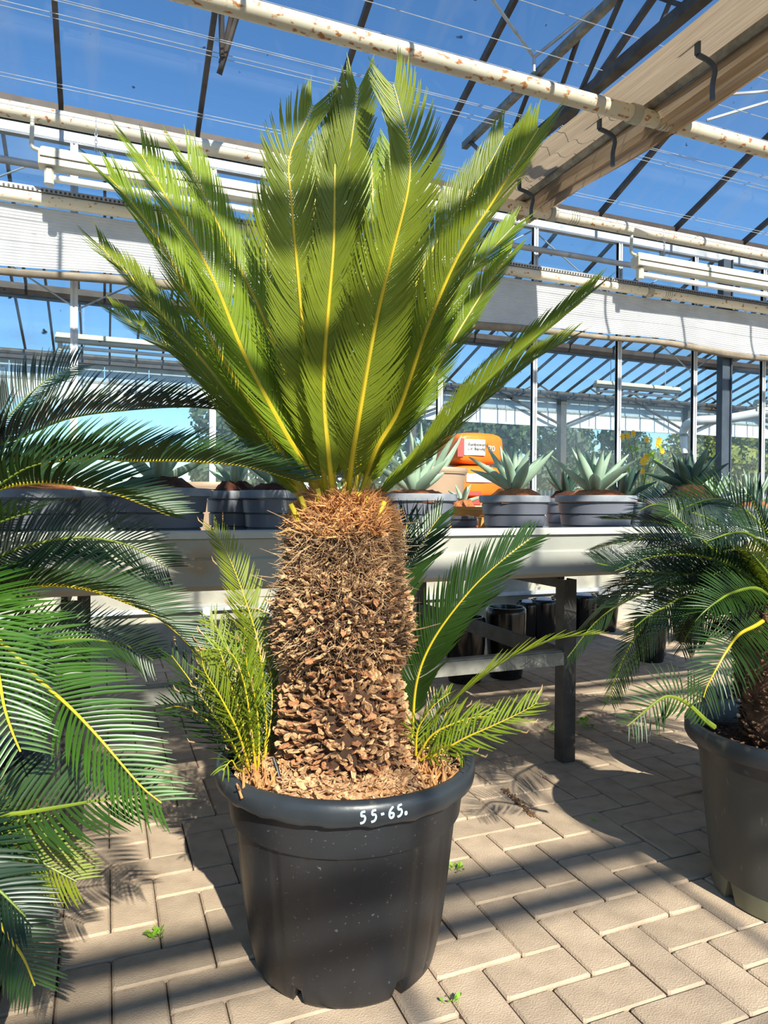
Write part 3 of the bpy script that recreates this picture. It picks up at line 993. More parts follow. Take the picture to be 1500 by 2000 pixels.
# stacked orange soil bags
def pillow(c, sx, sy, sz, parent, name, m, rot=0, seed=0, nu=40, nv=16):
    """a filled film bag: rounded block with soft creases and a flat weld along each short end"""
    b = MB(); b.smooth = True
    c = Vector(c)
    e1, e2 = .34, .22
    sg = lambda v, e: (abs(v)**e)*(1 if v >= 0 else -1)
    vs = []
    for j in range(nv+1):
        ph = -pi/2+pi*j/nv
        for i in range(nu):
            th = 2*pi*i/nu
            x, y, z = sg(cos(ph), e1)*sg(cos(th), e2), sg(cos(ph), e1)*sg(sin(th), e2), sg(sin(ph), e1)
            f = 1+.02*sin(x*7+seed)*sin(z*5+seed*2)+.012*sin(x*17+z*9+seed)
            vs.append(c+Matrix.Rotation(rot, 3, 'Z') @ Vector((x*sx/2*(1-.06*z*z), y*sy/2*f, z*sz/2*(1-.10*x*x))))
    fs = []
    for j in range(nv):
        for i in range(nu):
            fs.append((j*nu+i, j*nu+(i+1) % nu, (j+1)*nu+(i+1) % nu, (j+1)*nu+i))
    b.add(vs, fs)
    return b.build(name, M[m], parent)
BGX, BGY = aty(912, 900, 3.45).x, 3.45
BAGS = []
for i, (lb, z0, z1, sx, dx) in enumerate((('orange and red soil bag at the bottom of the stack', .852, 1.02, .33, -.02), ('orange soil bag with a white band, middle of the stack', 1.02, 1.20, .31, 0), ('orange soil bag with a white label, top of the stack', 1.20, 1.38, .29, .01))):
    t = thing('soil_bag', (BGX+dx, BGY, z0), lb, 'bag', 'orange soil bags stacked behind the bowls')
    pillow((BGX+dx, BGY, (z0+z1)/2), sx, .30, z1-z0-.002, t, 'bag_film', 'bag_orange', seed=i+3)
    BAGS.append(t)
def decal(px0, py0, px1, py1, y, m, name, parent, bend=.01):
    """a curved printed patch lying on the front of a bag"""
    b = MB(); b.smooth = True
    n = 8
    P = [[None]*(n+1) for _ in range(5)]
    for j in range(5):
        for i in range(n+1):
            u = i/n
            v = j/4
            q = aty(px0+(px1-px0)*u, py0+(py1-py0)*v, y+bend*((2*u-1)**2+(2*v-1)**2))
            P[j][i] = q
    vs = [q for r in P for q in r]+[q+Vector((0, .004, 0)) for r in P for q in r]
    N = 5*(n+1)
    fs = []
    for j in range(4):
        for i in range(n):
            a = j*(n+1)+i
            fs.append((a+n+1, a+n+2, a+1, a))
            fs.append((N+a, N+a+1, N+a+n+2, N+a+n+1))
    b.add(vs, fs)
    return b.build(name, M[m], parent)
def text_obj(txt, loc, size, m, name, parent, rotz=0, tilt=pi/2, depth=.0006, shear=0):
    cu = bpy.data.curves.new(name, 'FONT')
    cu.body = txt
    cu.size = size
    cu.extrude = depth
    cu.shear = shear
    cu.resolution_u = 2
    cu.materials.append(M[m])
    tmp = bpy.data.objects.new(name, cu)
    COL.objects.link(tmp)
    me = bpy.data.meshes.new_from_object(tmp)
    bpy.data.objects.remove(tmp, do_unlink=True)
    o = bpy.data.objects.new(name, me)
    COL.objects.link(o)
    o.parent = parent
    o.rotation_euler = (tilt, 0, rotz)
    o.location = Vector(loc)-worldloc(parent)
    return o
FB = BGY-.158
bb, bm_, bt = BAGS
def bdecal(x0, x1, z0, z1, m, name, parent):
    """printed patch on the front of the stack: metres from the bag centre line, heights above the paving"""
    b = MB()
    n = 6
    vs = []
    for k in range(n+1):
        x = x0+(x1-x0)*k/n
        y = FB+.02*(abs(x)/.15)**3
        for dy in (0, .006):
            vs += [(BGX+x, y+dy, z0), (BGX+x, y+dy, z1)]
    fs = []
    for k in range(n):
        a = k*4
        fs += [(a, a+4, a+5, a+1), (a+1, a+5, a+7, a+3), (a+3, a+7, a+6, a+2), (a+2, a+6, a+4, a)]
    fs += [(0, 1, 3, 2), (n*4, n*4+2, n*4+3, n*4+1)]
    b.add(vs, fs)
    return b.build(name, M[m], parent)
bdecal(-.10, .025, 1.25, 1.335, 'bag_white', 'white_label', bt)
bdecal(-.135, -.103, 1.24, 1.34, 'bag_red', 'red_print', bt)
text_obj('Aanbewend', (BGX-.083, FB-.004, 1.300), .026, 'ink', 'label_print', bt)
text_obj('a.d. Bipselg', (BGX-.083, FB-.004, 1.277), .024, 'ink', 'label_print', bt)
text_obj('70', (BGX+.045, FB+.001, 1.275), .042, 'bag_white', 'volume_print', bt)
bdecal(-.085, .12, 1.105, 1.15, 'bag_white', 'white_band', bm_)
bdecal(-.12, .0, 1.035, 1.055, 'bag_red', 'red_print', bm_)
bdecal(-.12, .0, .985, 1.01, 'bag_red', 'red_print', bb)
bdecal(-.10, .09, .945, .975, 'bag_white', 'white_band', bb)

# orange wooden crate behind the bowls
cr = thing('wooden_crate', aty(905, 1010, 2.62), 'orange wooden crate standing between two bowls', 'crate')
p0 = aty(866, 1000, 2.62).x
p1 = aty(945, 1000, 2.62).x
for (xa, xb, ya, yb, za, zc) in ((p0, p1, 2.60, 2.61, .935, .958), (p0, p1, 2.60, 2.61, .958, .975), (p1-.04, p1, 2.58, 2.60, ZB, .93), (p0, p0+.02, 2.58, 2.60, ZB, .93), (p0, p1, 2.90, 2.91, .92, .96), (p0, p0+.012, 2.61, 2.9, .93, .965), (p1-.012, p1, 2.61, 2.9, .93, .965)):
    m_ = MB(); m_.bbox((xa, ya, za), (xb, yb, zc), .002); m_.build('slat', M['wood'], cr)

# yellow flowering plant
fp = thing('flowering_plant', aty(1250, 960, 3.4), 'yellow flowering plant rising behind the bench between the right bowls', 'plant')
b = MB(); b.smooth = True
heads = [(1215, 853), (1226, 852), (1236, 846), (1263, 858), (1286, 862), (1284, 868), (1293, 881), (1262, 893), (1255, 902), (1254, 920)]
FYY = 3.4
Xf = aty(1245, 980, FYY)
Xf.z = ZB
for i, (hx, hy) in enumerate(heads):
    q = aty(hx, hy, FYY)
    b.tube(spline([Xf+Vector((.01*i-.05, 0, 0)), Xf.lerp(q, .5)+Vector((.03*sin(i), 0, .03)), q], 8)[0], [.004-.0003*k for k in range(9)], 5)
b.build('stems', M['rachis_dark'], fp)
for i, (hx, hy) in enumerate(heads):
    q = aty(hx, hy, FYY)
    b = MB()
    R_ = .027 if i in (4, 7, 8) else .020
    for k in range(8):
        a = 2*pi*k/8+i
        d = Vector((cos(a), -.25, sin(a)))
        s_ = Vector((-sin(a), 0, cos(a)))*R_*.3
        b.add([q, q+d*R_*.6+s_, q+d*R_*1.2, q+d*R_*.6-s_], [(0, 1, 2, 3)])
    b.build('flower', M['petal'], fp)
r_ = random.Random(3)
for i in range(16):
    q = aty(r_.uniform(1208, 1300), r_.uniform(872, 950), FYY+r_.uniform(-.03, .05))
    a = r_.uniform(0, 2*pi)
    d = Vector((cos(a), r_.uniform(-.6, 0), sin(a)*.7)).normalized()*r_.uniform(.03, .05)
    s_ = d.cross(Vector((0, 1, .3))).normalized()*.013
    b = MB(); b.add([q, q+d*.4+s_, q+d, q+d*.4-s_], [(0, 1, 2, 3)]); b.build('leaf', M['weed'], fp)
pt_ = MB(); pt_.smooth = True
pt_.lathe([(.01, 0), (.08, 0), (.1, .12), (.105, .12), (.105, .14), (.09, .14), (.09, .12), (.01, .12)], (Xf.x, FYY, ZB), 24); pt_.build('pot_body', M['black_pot'], fp)

# glossy black pots on the paving behind the bench
def blackpot(px, py, Y, R, H, lb, lid=False):
    X = aty(px, py, Y).x
    t = thing('black_pot', (X, Y, 0), lb, 'pot', 'black pots on the paving behind the bench')
    b = MB(); b.smooth = True
    b.lathe([(.01, 0), (R*.78, 0), (R*.84, .03), (R*.97, H*.55), (R, H-.03), (R*.98, H-.012), (R*.9, H), (R*.82, H), (R*.78, H-.03)], (X, Y, .001), 36)
    b.build('pot_body', M['black_pot'], t)
    b = MB(); b.smooth = True
    b.lathe([(R*.80, H-.05), (R*.5, H-.03 if not lid else H+.01), (.004, H-.03 if not lid else H+.015)], (X, Y, .001), 24)
    b.build('fill', M['white_metal' if lid else 'soil'], t)
blackpot(988, 1250, 3.42, .115, .40, 'tall glossy black pot under the bench, right of the thin cross bar')
blackpot(908, 1250, 3.42, .115, .36, 'tall glossy black pot under the bench behind the right sucker fronds')
blackpot(1032, 1210, 4.35, .09, .27, 'small black pot just right of the tall glossy pots', True)
blackpot(1062, 1210, 4.30, .10, .29, 'ribbed black pot just left of the bench leg', True)
blackpot(1098, 1210, 4.38, .09, .29, 'black pot directly behind the bench leg')
blackpot(1140, 1210, 4.35, .10, .30, 'black pot just right of the bench leg', True)
blackpot(1182, 1210, 4.40, .10, .29, 'black pot beside the tips of the right palm', True)
blackpot(1270, 1270, 3.45, .10, .26, 'low black pot standing alone under the right palm fronds')
blackpot(1345, 1270, 3.85, .11, .28, 'black pot half hidden behind the right palm')

# ================================================================== PALMS
TOCAM = Vector((-sin(YAW), -cos(YAW), 0))
def frond(parent, pts, L_=.13, ang=(50, 28), w_=.0052, face=0, leafm='leaf', rachm='rachis', sp=.0075, keel=.35, droop=0, start=.10, r0=.0065, curl=.25, axis=None, seed=0, tipcut=.15, name='frond', rag=.05, nN=None, seg=4, dry=0, tipk=.5):
    """one feather leaf: rachis object with its leaflets as a sub-part"""
    r_ = random.Random(seed*77+int(abs(pts[0].x)*1000)+int(abs(pts[-1].z)*1000))
    S, Ln = spline(pts, 48)
    m = len(S)
    b = MB(); b.smooth = True
    b.tube(S, [r0*(1-.82*(i/(m-1))) for i in range(m)], 6)
    fr = b.build(name, M[rachm], parent)
    if axis is None: axis = pts[0]
    lf = MB(); lf.smooth = True
    ld = MB()
    n = max(8, int(Ln*(1-start)/sp))
    for k in range(n):
        t = start+(1-start)*(k+.5)/n
        x = t*(m-1)
        i = min(int(x), m-2)
        p = S[i].lerp(S[i+1], x-i)
        T = (S[min(i+2, m-1)]-S[max(i-1, 0)]).normalized()
        inw = Vector((axis.x-p.x, axis.y-p.y, 0))
        if inw.length > 1e-4: inw.normalize()
        N = Vector((0, 0, 1))*.55+inw*.8
        N = N-T*N.dot(T)
        if N.length < 1e-4: N = T.orthogonal()
        N.normalize()
        if nN is not None:
            N = (nN-T*nN.dot(T)).normalized()
        elif face:
            fv = TOCAM*(1 if face > 0 else -1)
            fv = fv-T*fv.dot(T)
            if fv.length > 1e-3:
                N = (N*(1-abs(face))+fv.normalized()*abs(face))
                N = (N-T*N.dot(T)).normalized()
        Sd = T.cross(N).normalized()
        u = (t-start)/(1-start)
        prof = min(1, .35+u*3.2)*(1 if u < .55 else 1-(u-.55)/.45*tipk)
        if u > 1-tipcut*.4: prof *= .8
        a = radians(ang[0]+(ang[1]-ang[0])*u)
        for s in (-1, 1):
            aa = a+r_.gauss(0, rag)
            LL = L_*prof*r_.uniform(.93, 1.05)
            kl = keel+r_.gauss(0, rag)
            D = T*cos(aa)+(Sd*s*cos(kl)+N*sin(kl))*sin(aa)
            wv = w_*(.75+.25*prof)*(1-.22*u)
            q = p+Sd*s*r0*.3
            rows = []
            bn = (T-D*T.dot(D)).normalized()
            if s > 0: bn = -bn
            cur_ = D.copy()
            for j in range(seg+1):
                v = j/seg
                hw = wv*.5*(.6+1.6*v-1.6*v*v if v < .5 else (1-v)**.55*1.46)
                if j == seg: hw = .0004
                up_ = bn.cross(cur_)
                rows += [q+bn*hw, q-up_*hw*.35, q-bn*hw]
                cur_ = (cur_+T*curl/seg+Vector((0, 0, -1))*droop/seg).normalized()
                q = q+cur_*(LL/seg)
            fs = []
            for j in range(seg):
                o = j*3
                fs.append((o, o+3, o+4, o+1))
                fs.append((o+1, o+4, o+5, o+2))
            lf.add(rows, fs)
            if dry and r_.random() < dry:
                e = rows[-2]
                g0 = cur_*.012
                ld.tube([e-g0*.4, e+g0*.6, e+g0+Vector((0, 0, .006))], [.0016, .0016, .0005], 4)
    o = lf.build('leaflets', M[leafm], fr)
    tag(o, kind='stuff')
    if ld.v:
        tag(ld.build('dry_tips', M['dry'], fr), kind='stuff')
    return fr

def P(*a):
    """measured rachis: (px, py, depth) triples"""
    return [at(x, y, d) for x, y, d in a]

# ---- main palm
PC = at(676, 1500, 1.535)
PC.z = 0
palm = thing('potted_palm', PC, 'large palm with a fat shaggy brown trunk in a black pot marked 55-65', 'potted palm')
HZ = .44
def main_mod(i, a):
    if i in (0, 1):
        n = 1 if (a*6/(2*pi)) % 1 < .12 else 0
        return 1, .022*n if i in (0, 1) else 0
    return 1, 0
b = MB(); b.smooth = True
R_ = .272
def flute(i, a):
    dz = 0
    q = 1
    if i in (1, 2):
        dz = .024 if ((a+.35)*6/(2*pi)) % 1 < .10 else 0
    if 3 <= i <= 8:
        c_ = (a*20/(2*pi)) % 1
        q = 1-.012*(1 if c_ < .12 else 0)
    return q, dz
b.lathe([(.12, .012), (.182, .001), (.191, .012), (.199, .045), (.206, .08), (.214, .14), (.221, .20), (.227, .26), (.233, .315), (.234, .322), (.243, .326), (.249, .375), (.251, .398)], PC, 160, lambda i, a: (flute(i, a)[0]*1.03, flute(i, a)[1]))
b.build('pot', M['pot'], palm)
b = MB(); b.smooth = True
def lipmod(i, a):
    return 1.03+.0015*sin(5*a), (.0015*sin(23*a)+.001*sin(41*a) if i in (0, 1) else 0)+.0015*sin(2*a)
b.lathe([(.250, .402), (.268, .396), (.272, .400), (.2745, .412), (.274, .425), (.271, .435), (.264, .441), (.256, .442), (.250, .437), (.246, .42), (.240, .36)], PC, 120, lipmod)
rimo = b.build('pot_rim', M['pot_rim'], palm)
# handwriting on the rim
tc_ = (Vector((0, 0, 0))-PC)
A0 = atan2(tc_.y, tc_.x)
b = MB(); b.smooth = True
def stroke(pts, r=.0021):
    """pts in mm on the unrolled rim: x along, z up"""
    out = []
    P_ = [Vector((x, 0, z)) for x, z in pts]
    SS, _ = spline(P_, max(8, len(pts)*4))
    for q in SS:
        ph = A0+q.x/1000/.283
        zz = .4035+q.z/1000
        rr = .2832-max(0, (zz-.425))*.18
        out.append((PC.x+rr*cos(ph), PC.y+rr*sin(ph), zz))
    b.tube(out, r, 6)
X0 = 26
def off(pts, dx, s=1, dz=0): return [(X0+dx+x*s, 4+z*s+dz) for x, z in pts]
five = [[(9, 21), (2, 20)], [(2, 20), (2, 13), (7, 13), (9, 8), (6, 2), (0, 0)]]
for dx, dz in ((0, 0), (20, 1), (70, 4)):
    for q in five: stroke(off(q, dx, 1, dz))
stroke(off([(0, 11), (6, 12)], 38, 1, 2), .0024)
stroke(off([(9, 21), (3, 15), (1, 7), (4, 1), (9, 3), (9, 9), (3, 10)], 53, 1, 3))
stroke(off([(0, 0), (3, 1), (3, 5), (0, 5), (0, 0)], 86, 1, 5), .0014)
b.build('marker_writing', M['white_paint'], rimo)

# soil of bark chips
b = MB(); b.smooth = True
b.lathe([(.242, .405), (.22, .422), (.17, .428), (.12, .43), (.01, .43)], PC, 48, lambda i, a: (1, .006*sin(7*a+i*2)-.012*sin(a-A0-.9)))
b.build('soil', M['chips'], palm)
b = MB()
r_ = random.Random(5)
for k in range(1500):
    a = r_.uniform(0, 2*pi)
    rr = .236*sqrt(r_.uniform(.25, 1))
    p = Vector((PC.x+rr*cos(a), PC.y+rr*sin(a), .426+r_.uniform(0, .012)-(.012 if rr > .22 else 0)-.012*sin(a-A0-.9)))
    d = Vector((r_.gauss(0, 1), r_.gauss(0, 1), r_.gauss(0, .45))).normalized()*r_.uniform(.006, .017)
    s_ = d.cross(Vector((r_.gauss(0, .4), r_.gauss(0, .4), 1))).normalized()*r_.uniform(.0015, .0045)
    n_ = d.cross(s_).normalized()*.0012
    b.add([p-d-s_*.5, p-d*.3+s_, p+d, p+d*.2-s_, p-d-s_*.5-n_, p-d*.3+s_-n_, p+d-n_, p+d*.2-s_-n_], [(0, 1, 2, 3), (0, 4, 5, 1), (1, 5, 6, 2), (2, 6, 7, 3), (3, 7, 4, 0)])
tag(b.build('bark_chips', M['chips'], palm), kind='stuff')

# trunk: core profile from the photo (height, half width, centre shift along the view's right)
TZ = [(.39, .138), (.44, .146), (.50, .150), (.56, .147), (.61, .131), (.65, .139), (.69, .154), (.74, .156), (.785, .148), (.81, .130), (.86, .117), (.89, .120), (.915, .120), (.94, .110), (.965, .096), (.995, .070)]
RT = Vector((_R.x, _R.y, 0))
TC = at(668, 1500, 1.50)
TC.z = 0
def trunk_r(z):
    for (z0, r0), (z1, r1) in zip(TZ[:-1], TZ[1:]):
        if z <= z1:
            return r0+(r1-r0)*max(0, (z-z0)/(z1-z0))
    return TZ[-1][1]
b = MB(); b.smooth = True
b.lathe([(r*.80, z) for z, r in TZ]+[(.02, 1.0)], TC, 48, lambda i, a: (1+.05*sin(9*a+i*3)+.04*sin(5*a-i), 0))
trunk = b.build('trunk', M['core'], palm)

# stubby leaf bases: a few wedge meshes reused
def wedge_mesh(seed, L_, w_, h_, m, name='leaf_base'):
    """a woody flake: flat, broad at its end, a little cupped and ragged"""
    r_ = random.Random(seed)
    b = MB()
    j = lambda s: r_.uniform(-s, s)
    vs = []
    for t, q in ((0, .55), (.5, .85), (.82, 1.1), (1.0, .6+j(.25))):
        y = t*L_+(j(.003) if t > .9 else 0)
        zz = .22*L_*t*t*r_.uniform(.2, 1)
        ww, hh = w_*q*.5, h_*(1-.35*t)*.5
        vs += [(-ww+j(.0015), y, zz+.002), (j(.002), y, zz-hh), (ww+j(.0015), y+j(.002), zz+.002), (ww*.7, y, zz+hh), (j(.002), y+j(.003), zz+hh*.7), (-ww*.7, y, zz+hh)]
    fs = [(0, 1, 2, 3, 4, 5)[::-1]]
    for i in range(3):
        for k in range(6):
            fs.append((i*6+k, i*6+(k+1) % 6, (i+1)*6+(k+1) % 6, (i+1)*6+k))
    fs.append(tuple(18+k for k in range(6)))
    b.add(vs, fs)
    return b.mesh(name, M[m])
def orient(p, out, tilt, roll):
    """matrix taking local +Y to the outward direction tilted up"""
    o = Vector((out.x, out.y, 0)).normalized()
    y = (o*cos(tilt)+Vector((0, 0, 1))*sin(tilt)).normalized()
    x = y.cross(Vector((0, 0, 1))).normalized()
    z = x.cross(y)
    m3 = Matrix((x, y, z)).transposed() @ Matrix.Rotation(roll, 3, 'Y')
    m4 = m3.to_4x4()
    m4.translation = p
    return m4
WM = [wedge_mesh(k, .042, .020, .009, 'scale' if k < 6 else 'scale_red') for k in range(8)]
WMG = [[(tuple(v.co)) for v in me.vertices] for me in WM]
WMF = [[tuple(p.vertices) for p in me.polygons] for me in WM]
r_ = random.Random(11)
cand = []
z = .395
row = 0
while z < .955:
    R0 = trunk_r(z)*.80
    n = int(2*pi*R0/(.0150 if z < .66 else .014))
    for k in range(n):
        a = 2*pi*(k+.5*(row % 2))/n+r_.uniform(-.06, .06)
        zz = z+r_.uniform(-.004, .004)
        cand.append((a, zz, R0*(1+.035*sin(3*a+z*19)+.025*sin(7*a-z*31))))
    z += .0128 if z < .64 else .0145
    row += 1
bigs = []
stuffA, stuffB = MB(), MB()
for a, zz, R0 in cand:
    out = Vector((cos(a), sin(a), 0))
    front = out.dot(TOCAM)
    base = Vector((TC.x, TC.y, 0))+out*(R0*.97-.003)
    base.z = zz
    tilt = radians(r_.gauss(8 if zz < .64 else 14, 20))
    k = r_.randrange(8) if zz < .68 else r_.randrange(6)
    s = r_.uniform(.75, 1.15)*(.82 if zz < .64 else .9)
    lenf = .9 if zz < .66 else r_.uniform(.8, 1.2)
    if zz > .84: lenf *= .75
    out2 = (out+Vector((-out.y, out.x, 0))*r_.gauss(0, .28)).normalized()
    mtx = orient(base, out2, tilt, r_.gauss(0, .75)) @ Matrix.Diagonal((s*(1 if zz < .66 else .55), s*lenf, s, 1))
    bigs.append((front, zz, mtx, k))
vis = [q for q in bigs if q[0] > .25 and q[1] < .70]
vis.sort(key=lambda q: -q[0])
ids = set(id(q) for q in vis[:300])
for q in bigs:
    if id(q) in ids:
        o = bpy.data.objects.new('leaf_base', WM[q[3]])
        COL.objects.link(o)
        o.parent = trunk
        o.matrix_parent_inverse = Matrix.Identity(4)
        o.matrix_local = Matrix.Translation(-worldloc(trunk)) @ q[2]
    else:
        tgt = stuffB if q[3] >= 5 else stuffA
        tgt.add([q[2] @ Vector(v) for v in WMG[q[3]]], WMF[q[3]])
tag(stuffA.build('old_leaf_bases', M['scale'], trunk), kind='stuff')
tag(stuffB.build('red_leaf_bases', M['scale_red'], trunk), kind='stuff')
b = MB()
for _ in range(420):
    a = A0+r_.gauss(0, .75)
    rr = r_.uniform(.15, .236)
    p = Vector((PC.x+rr*cos(a), PC.y+rr*sin(a), .428-.35*max(0, rr-.20)+r_.uniform(0, .014)*(1.6-rr*5)))
    mtx = orient(p, Vector((cos(a+r_.gauss(0, .9)), sin(a+r_.gauss(0, .9)), 0)), radians(r_.gauss(5, 22)), r_.gauss(0, .8)) @ Matrix.Scale(r_.uniform(.35, .75), 4)
    k = r_.randrange(8)
    b.add([mtx @ Vector(v) for v in WMG[k]], WMF[k])
tag(b.build('fallen_flakes', M['scale'], palm), kind='stuff')
# straw fibres
def fibres(n, z0, z1, m, name, Lr, rr_, seed, up=(-20, 50), stick=.9):
    b = MB()
    r_ = random.Random(seed)
    for _ in range(n):
        zz = r_.uniform(z0, z1)
        a = r_.uniform(0, 2*pi)
        out = Vector((cos(a), sin(a), 0))
        if out.dot(TOCAM) < -.5 and r_.random() < .7: continue
        R0 = trunk_r(zz)*stick*r_.uniform(.9, 1.04)
        p = Vector((TC.x, TC.y, 0))+out*R0
        p.z = zz
        el = radians(r_.uniform(*up))
        side = Vector((-sin(a), cos(a), 0))*r_.gauss(0, .8)
        d = (out*cos(el)+Vector((0, 0, 1))*sin(el)+side).normalized()
        L_ = r_.uniform(*Lr)
        c = Vector((r_.gauss(0, .3), r_.gauss(0, .3), r_.gauss(-.1, .3)))
        q = rr_*r_.uniform(.6, 1.3)
        b.tube([p, p+d*L_*.5, p+(d+c*.5).normalized()*L_], [q, q*.9, q*.3], 3, cap=False)
    return tag(b.build(name, M[m], trunk), kind='stuff')
fibres(4600, .65, .95, 'straw', 'straw_fibres', (.015, .042), .0012, 3, up=(-70, 75), stick=.84)
fibres(1600, .66, .93, 'core', 'core_fibres', (.015, .035), .002, 33, stick=.82)
fibres(1500, .66, .93, 'scale_dark', 'dark_fibres', (.015, .04), .0022, 4, stick=.86)
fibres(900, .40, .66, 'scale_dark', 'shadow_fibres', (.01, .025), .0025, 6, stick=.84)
fibres(3000, .915, 1.0, 'fuzz', 'orange_fibres', (.015, .045), .0018, 8, up=(0, 85), stick=.93)
fibres(2400, .80, .94, 'straw', 'matted_straw', (.02, .05), .0011, 21, up=(-80, 85), stick=.92)
fibres(60, .66, .95, 'straw', 'long_straws', (.06, .11), .0012, 9, up=(-25, 30))

CR = at(668, 1000, 1.55)      # crown point
def F(pts, **k):
    k.setdefault('axis', CR)
    k.setdefault('sp', .0060)
    k.setdefault('w_', .0053)
    k.setdefault('curl', .75)
    k.setdefault('rag', .026)
    k.setdefault('tipk', .3)
    k['ang'] = (k['ang'][0]+8, k['ang'][1]+6)
    k['keel'] = k.get('keel', .3)*.8
    k['face'] = min(.85, k.get('face', 0)+.08)
    k['L_'] = k.get('L_', .13)*.88
    return frond(palm, P(*pts), **k)
# front fronds
F(((640,1000,1.50),(628,890,1.44),(612,800,1.40),(589,613,1.34),(570,403,1.29),(565,310,1.28),(598,235,1.28),(612,205,1.29)), face=.75, L_=.135, ang=(46, 26), seed=1, keel=.2)
F(((652,1000,1.50),(650,850,1.42),(650,707,1.38),(659,520,1.33),(672,380,1.30),(691,240,1.28),(699,170,1.28)), face=.8, L_=.135, ang=(44, 24), seed=2, keel=.2)
F(((676,1000,1.49),(688,900,1.42),(700,823,1.37),(733,637,1.30),(766,497,1.25),(797,370,1.22),(799,287,1.22),(780,207,1.22),(768,165,1.22)), face=.75, L_=.14, ang=(48, 28), seed=3, keel=.2)
F(((692,1000,1.50),(735,880,1.45),(780,800,1.42),(836,637,1.36),(897,497,1.32),(957,403,1.30),(1015,310,1.28),(1052,250,1.28)), face=.5, L_=.15, ang=(46, 30), seed=4, keel=.35)
F(((705,1000,1.52),(740,960,1.50),(803,917,1.47),(897,800,1.43),(990,707,1.40),(1083,627,1.38),(1160,562,1.37)), face=.35, L_=.115, ang=(42, 26), seed=5, keel=.35, rachm='rachis_dark')
F(((708,1005,1.55),(755,955,1.55),(827,893,1.54),(920,800,1.52),(1013,720,1.50),(1110,660,1.49)), face=.3, L_=.115, ang=(42, 26), seed=6, keel=.35, rachm='rachis_dark')
F(((682,1000,1.56),(715,850,1.56),(755,700,1.55),(800,590,1.55),(827,520,1.55),(880,430,1.55),(950,330,1.55),(985,265,1.55)), face=.6, L_=.15, ang=(46, 28), seed=7, keel=.3)
F(((690,1000,1.60),(760,850,1.62),(822,707,1.64),(887,567,1.66),(943,506,1.67),(1005,440,1.68)), face=.4, L_=.13, ang=(46, 28), seed=8, leafm='leaf_light')
F(((692,1000,1.60),(760,870,1.63),(830,760,1.66),(900,640,1.70),(960,545,1.72),(1000,490,1.73)), face=.3, L_=.12, ang=(46, 28), seed=9, leafm='leaf_light')
# left fronds
F(((634,1000,1.50),(600,915,1.46),(560,850,1.42),(480,700,1.35),(425,565,1.30),(380,475,1.27),(325,385,1.25),(275,300,1.25)), face=.45, L_=.16, ang=(48, 30), seed=10, leafm='leaf_light')
F(((636,1000,1.52),(605,870,1.48),(560,740,1.45),(505,600,1.42),(450,490,1.40),(405,395,1.38),(365,312,1.37)), face=.45, L_=.16, ang=(46, 28), seed=11, leafm='leaf_light')
F(((626,1005,1.52),(560,900,1.50),(480,775,1.46),(400,640,1.43),(340,520,1.40),(280,425,1.38),(240,375,1.37),(212,345,1.37)), face=.4, L_=.15, ang=(46, 28), seed=12, leafm='leaf_light')
F(((624,1010,1.56),(560,920,1.56),(470,800,1.56),(400,710,1.56),(330,630,1.56),(260,545,1.56),(220,508,1.57),(192,475,1.57)), face=.3, L_=.13, ang=(46, 30), seed=13)
F(((622,1010,1.60),(540,905,1.62),(440,780,1.64),(350,670,1.66),(300,610,1.67),(283,560,1.67)), face=.3, L_=.12, ang=(46, 30), seed=14)
F(((622,1012,1.62),(540,915,1.66),(450,790,1.70),(380,712,1.73),(300,660,1.75),(222,605,1.76)), face=.2, L_=.12, ang=(48, 32), seed=15)
# rear and inner fronds
F(((650,1000,1.58),(635,800,1.62),(618,600,1.66),(612,430,1.68),(632,290,1.70)), face=.6, L_=.14, ang=(46, 28), seed=16)
F(((668,1000,1.60),(690,800,1.65),(715,600,1.70),(728,440,1.73),(725,300,1.75)), face=.6, L_=.14, ang=(46, 28), seed=17, leafm='leaf_light')
F(((640,1000,1.58),(590,820,1.60),(545,650,1.60),(520,520,1.60),(528,400,1.60)), face=.5, L_=.15, ang=(46, 28), seed=18)
F(((680,1000,1.60),(740,800,1.66),(775,600,1.70),(790,430,1.72),(770,290,1.74)), face=.6, L_=.14, ang=(46, 28), seed=19, leafm='leaf_light')
F(((655,1000,1.46),(640,880,1.40),(632,760,1.37),(640,620,1.33),(652,470,1.30),(655,300,1.29),(668,195,1.30)), face=.5, L_=.11, ang=(40, 22), seed=20)
F(((690,1000,1.56),(760,830,1.56),(830,700,1.54),(880,560,1.52),(930,470,1.50)), face=.2, L_=.13, ang=(46, 28), seed=21)
F(((630,1000,1.62),(570,840,1.66),(500,720,1.70),(440,640,1.72),(380,560,1.74)), face=.3, L_=.14, ang=(46, 30), seed=22)
# cut petiole stubs at the crown
b = MB()
for px, py, dx in ((603,1000,-.012),(628,985,-.006),(648,985,0),(665,985,.004),(690,992,.008),(705,1000,.01),(588,1015,-.015),(735,1010,.012)):
    p = at(px, py+12, 1.43)
    b.tube([p, p+Vector((dx*1.5, 0, .045))], [.0062, .0056], 8)
tag(b.build('petiole_stubs', M['rachis'], palm), kind='stuff')

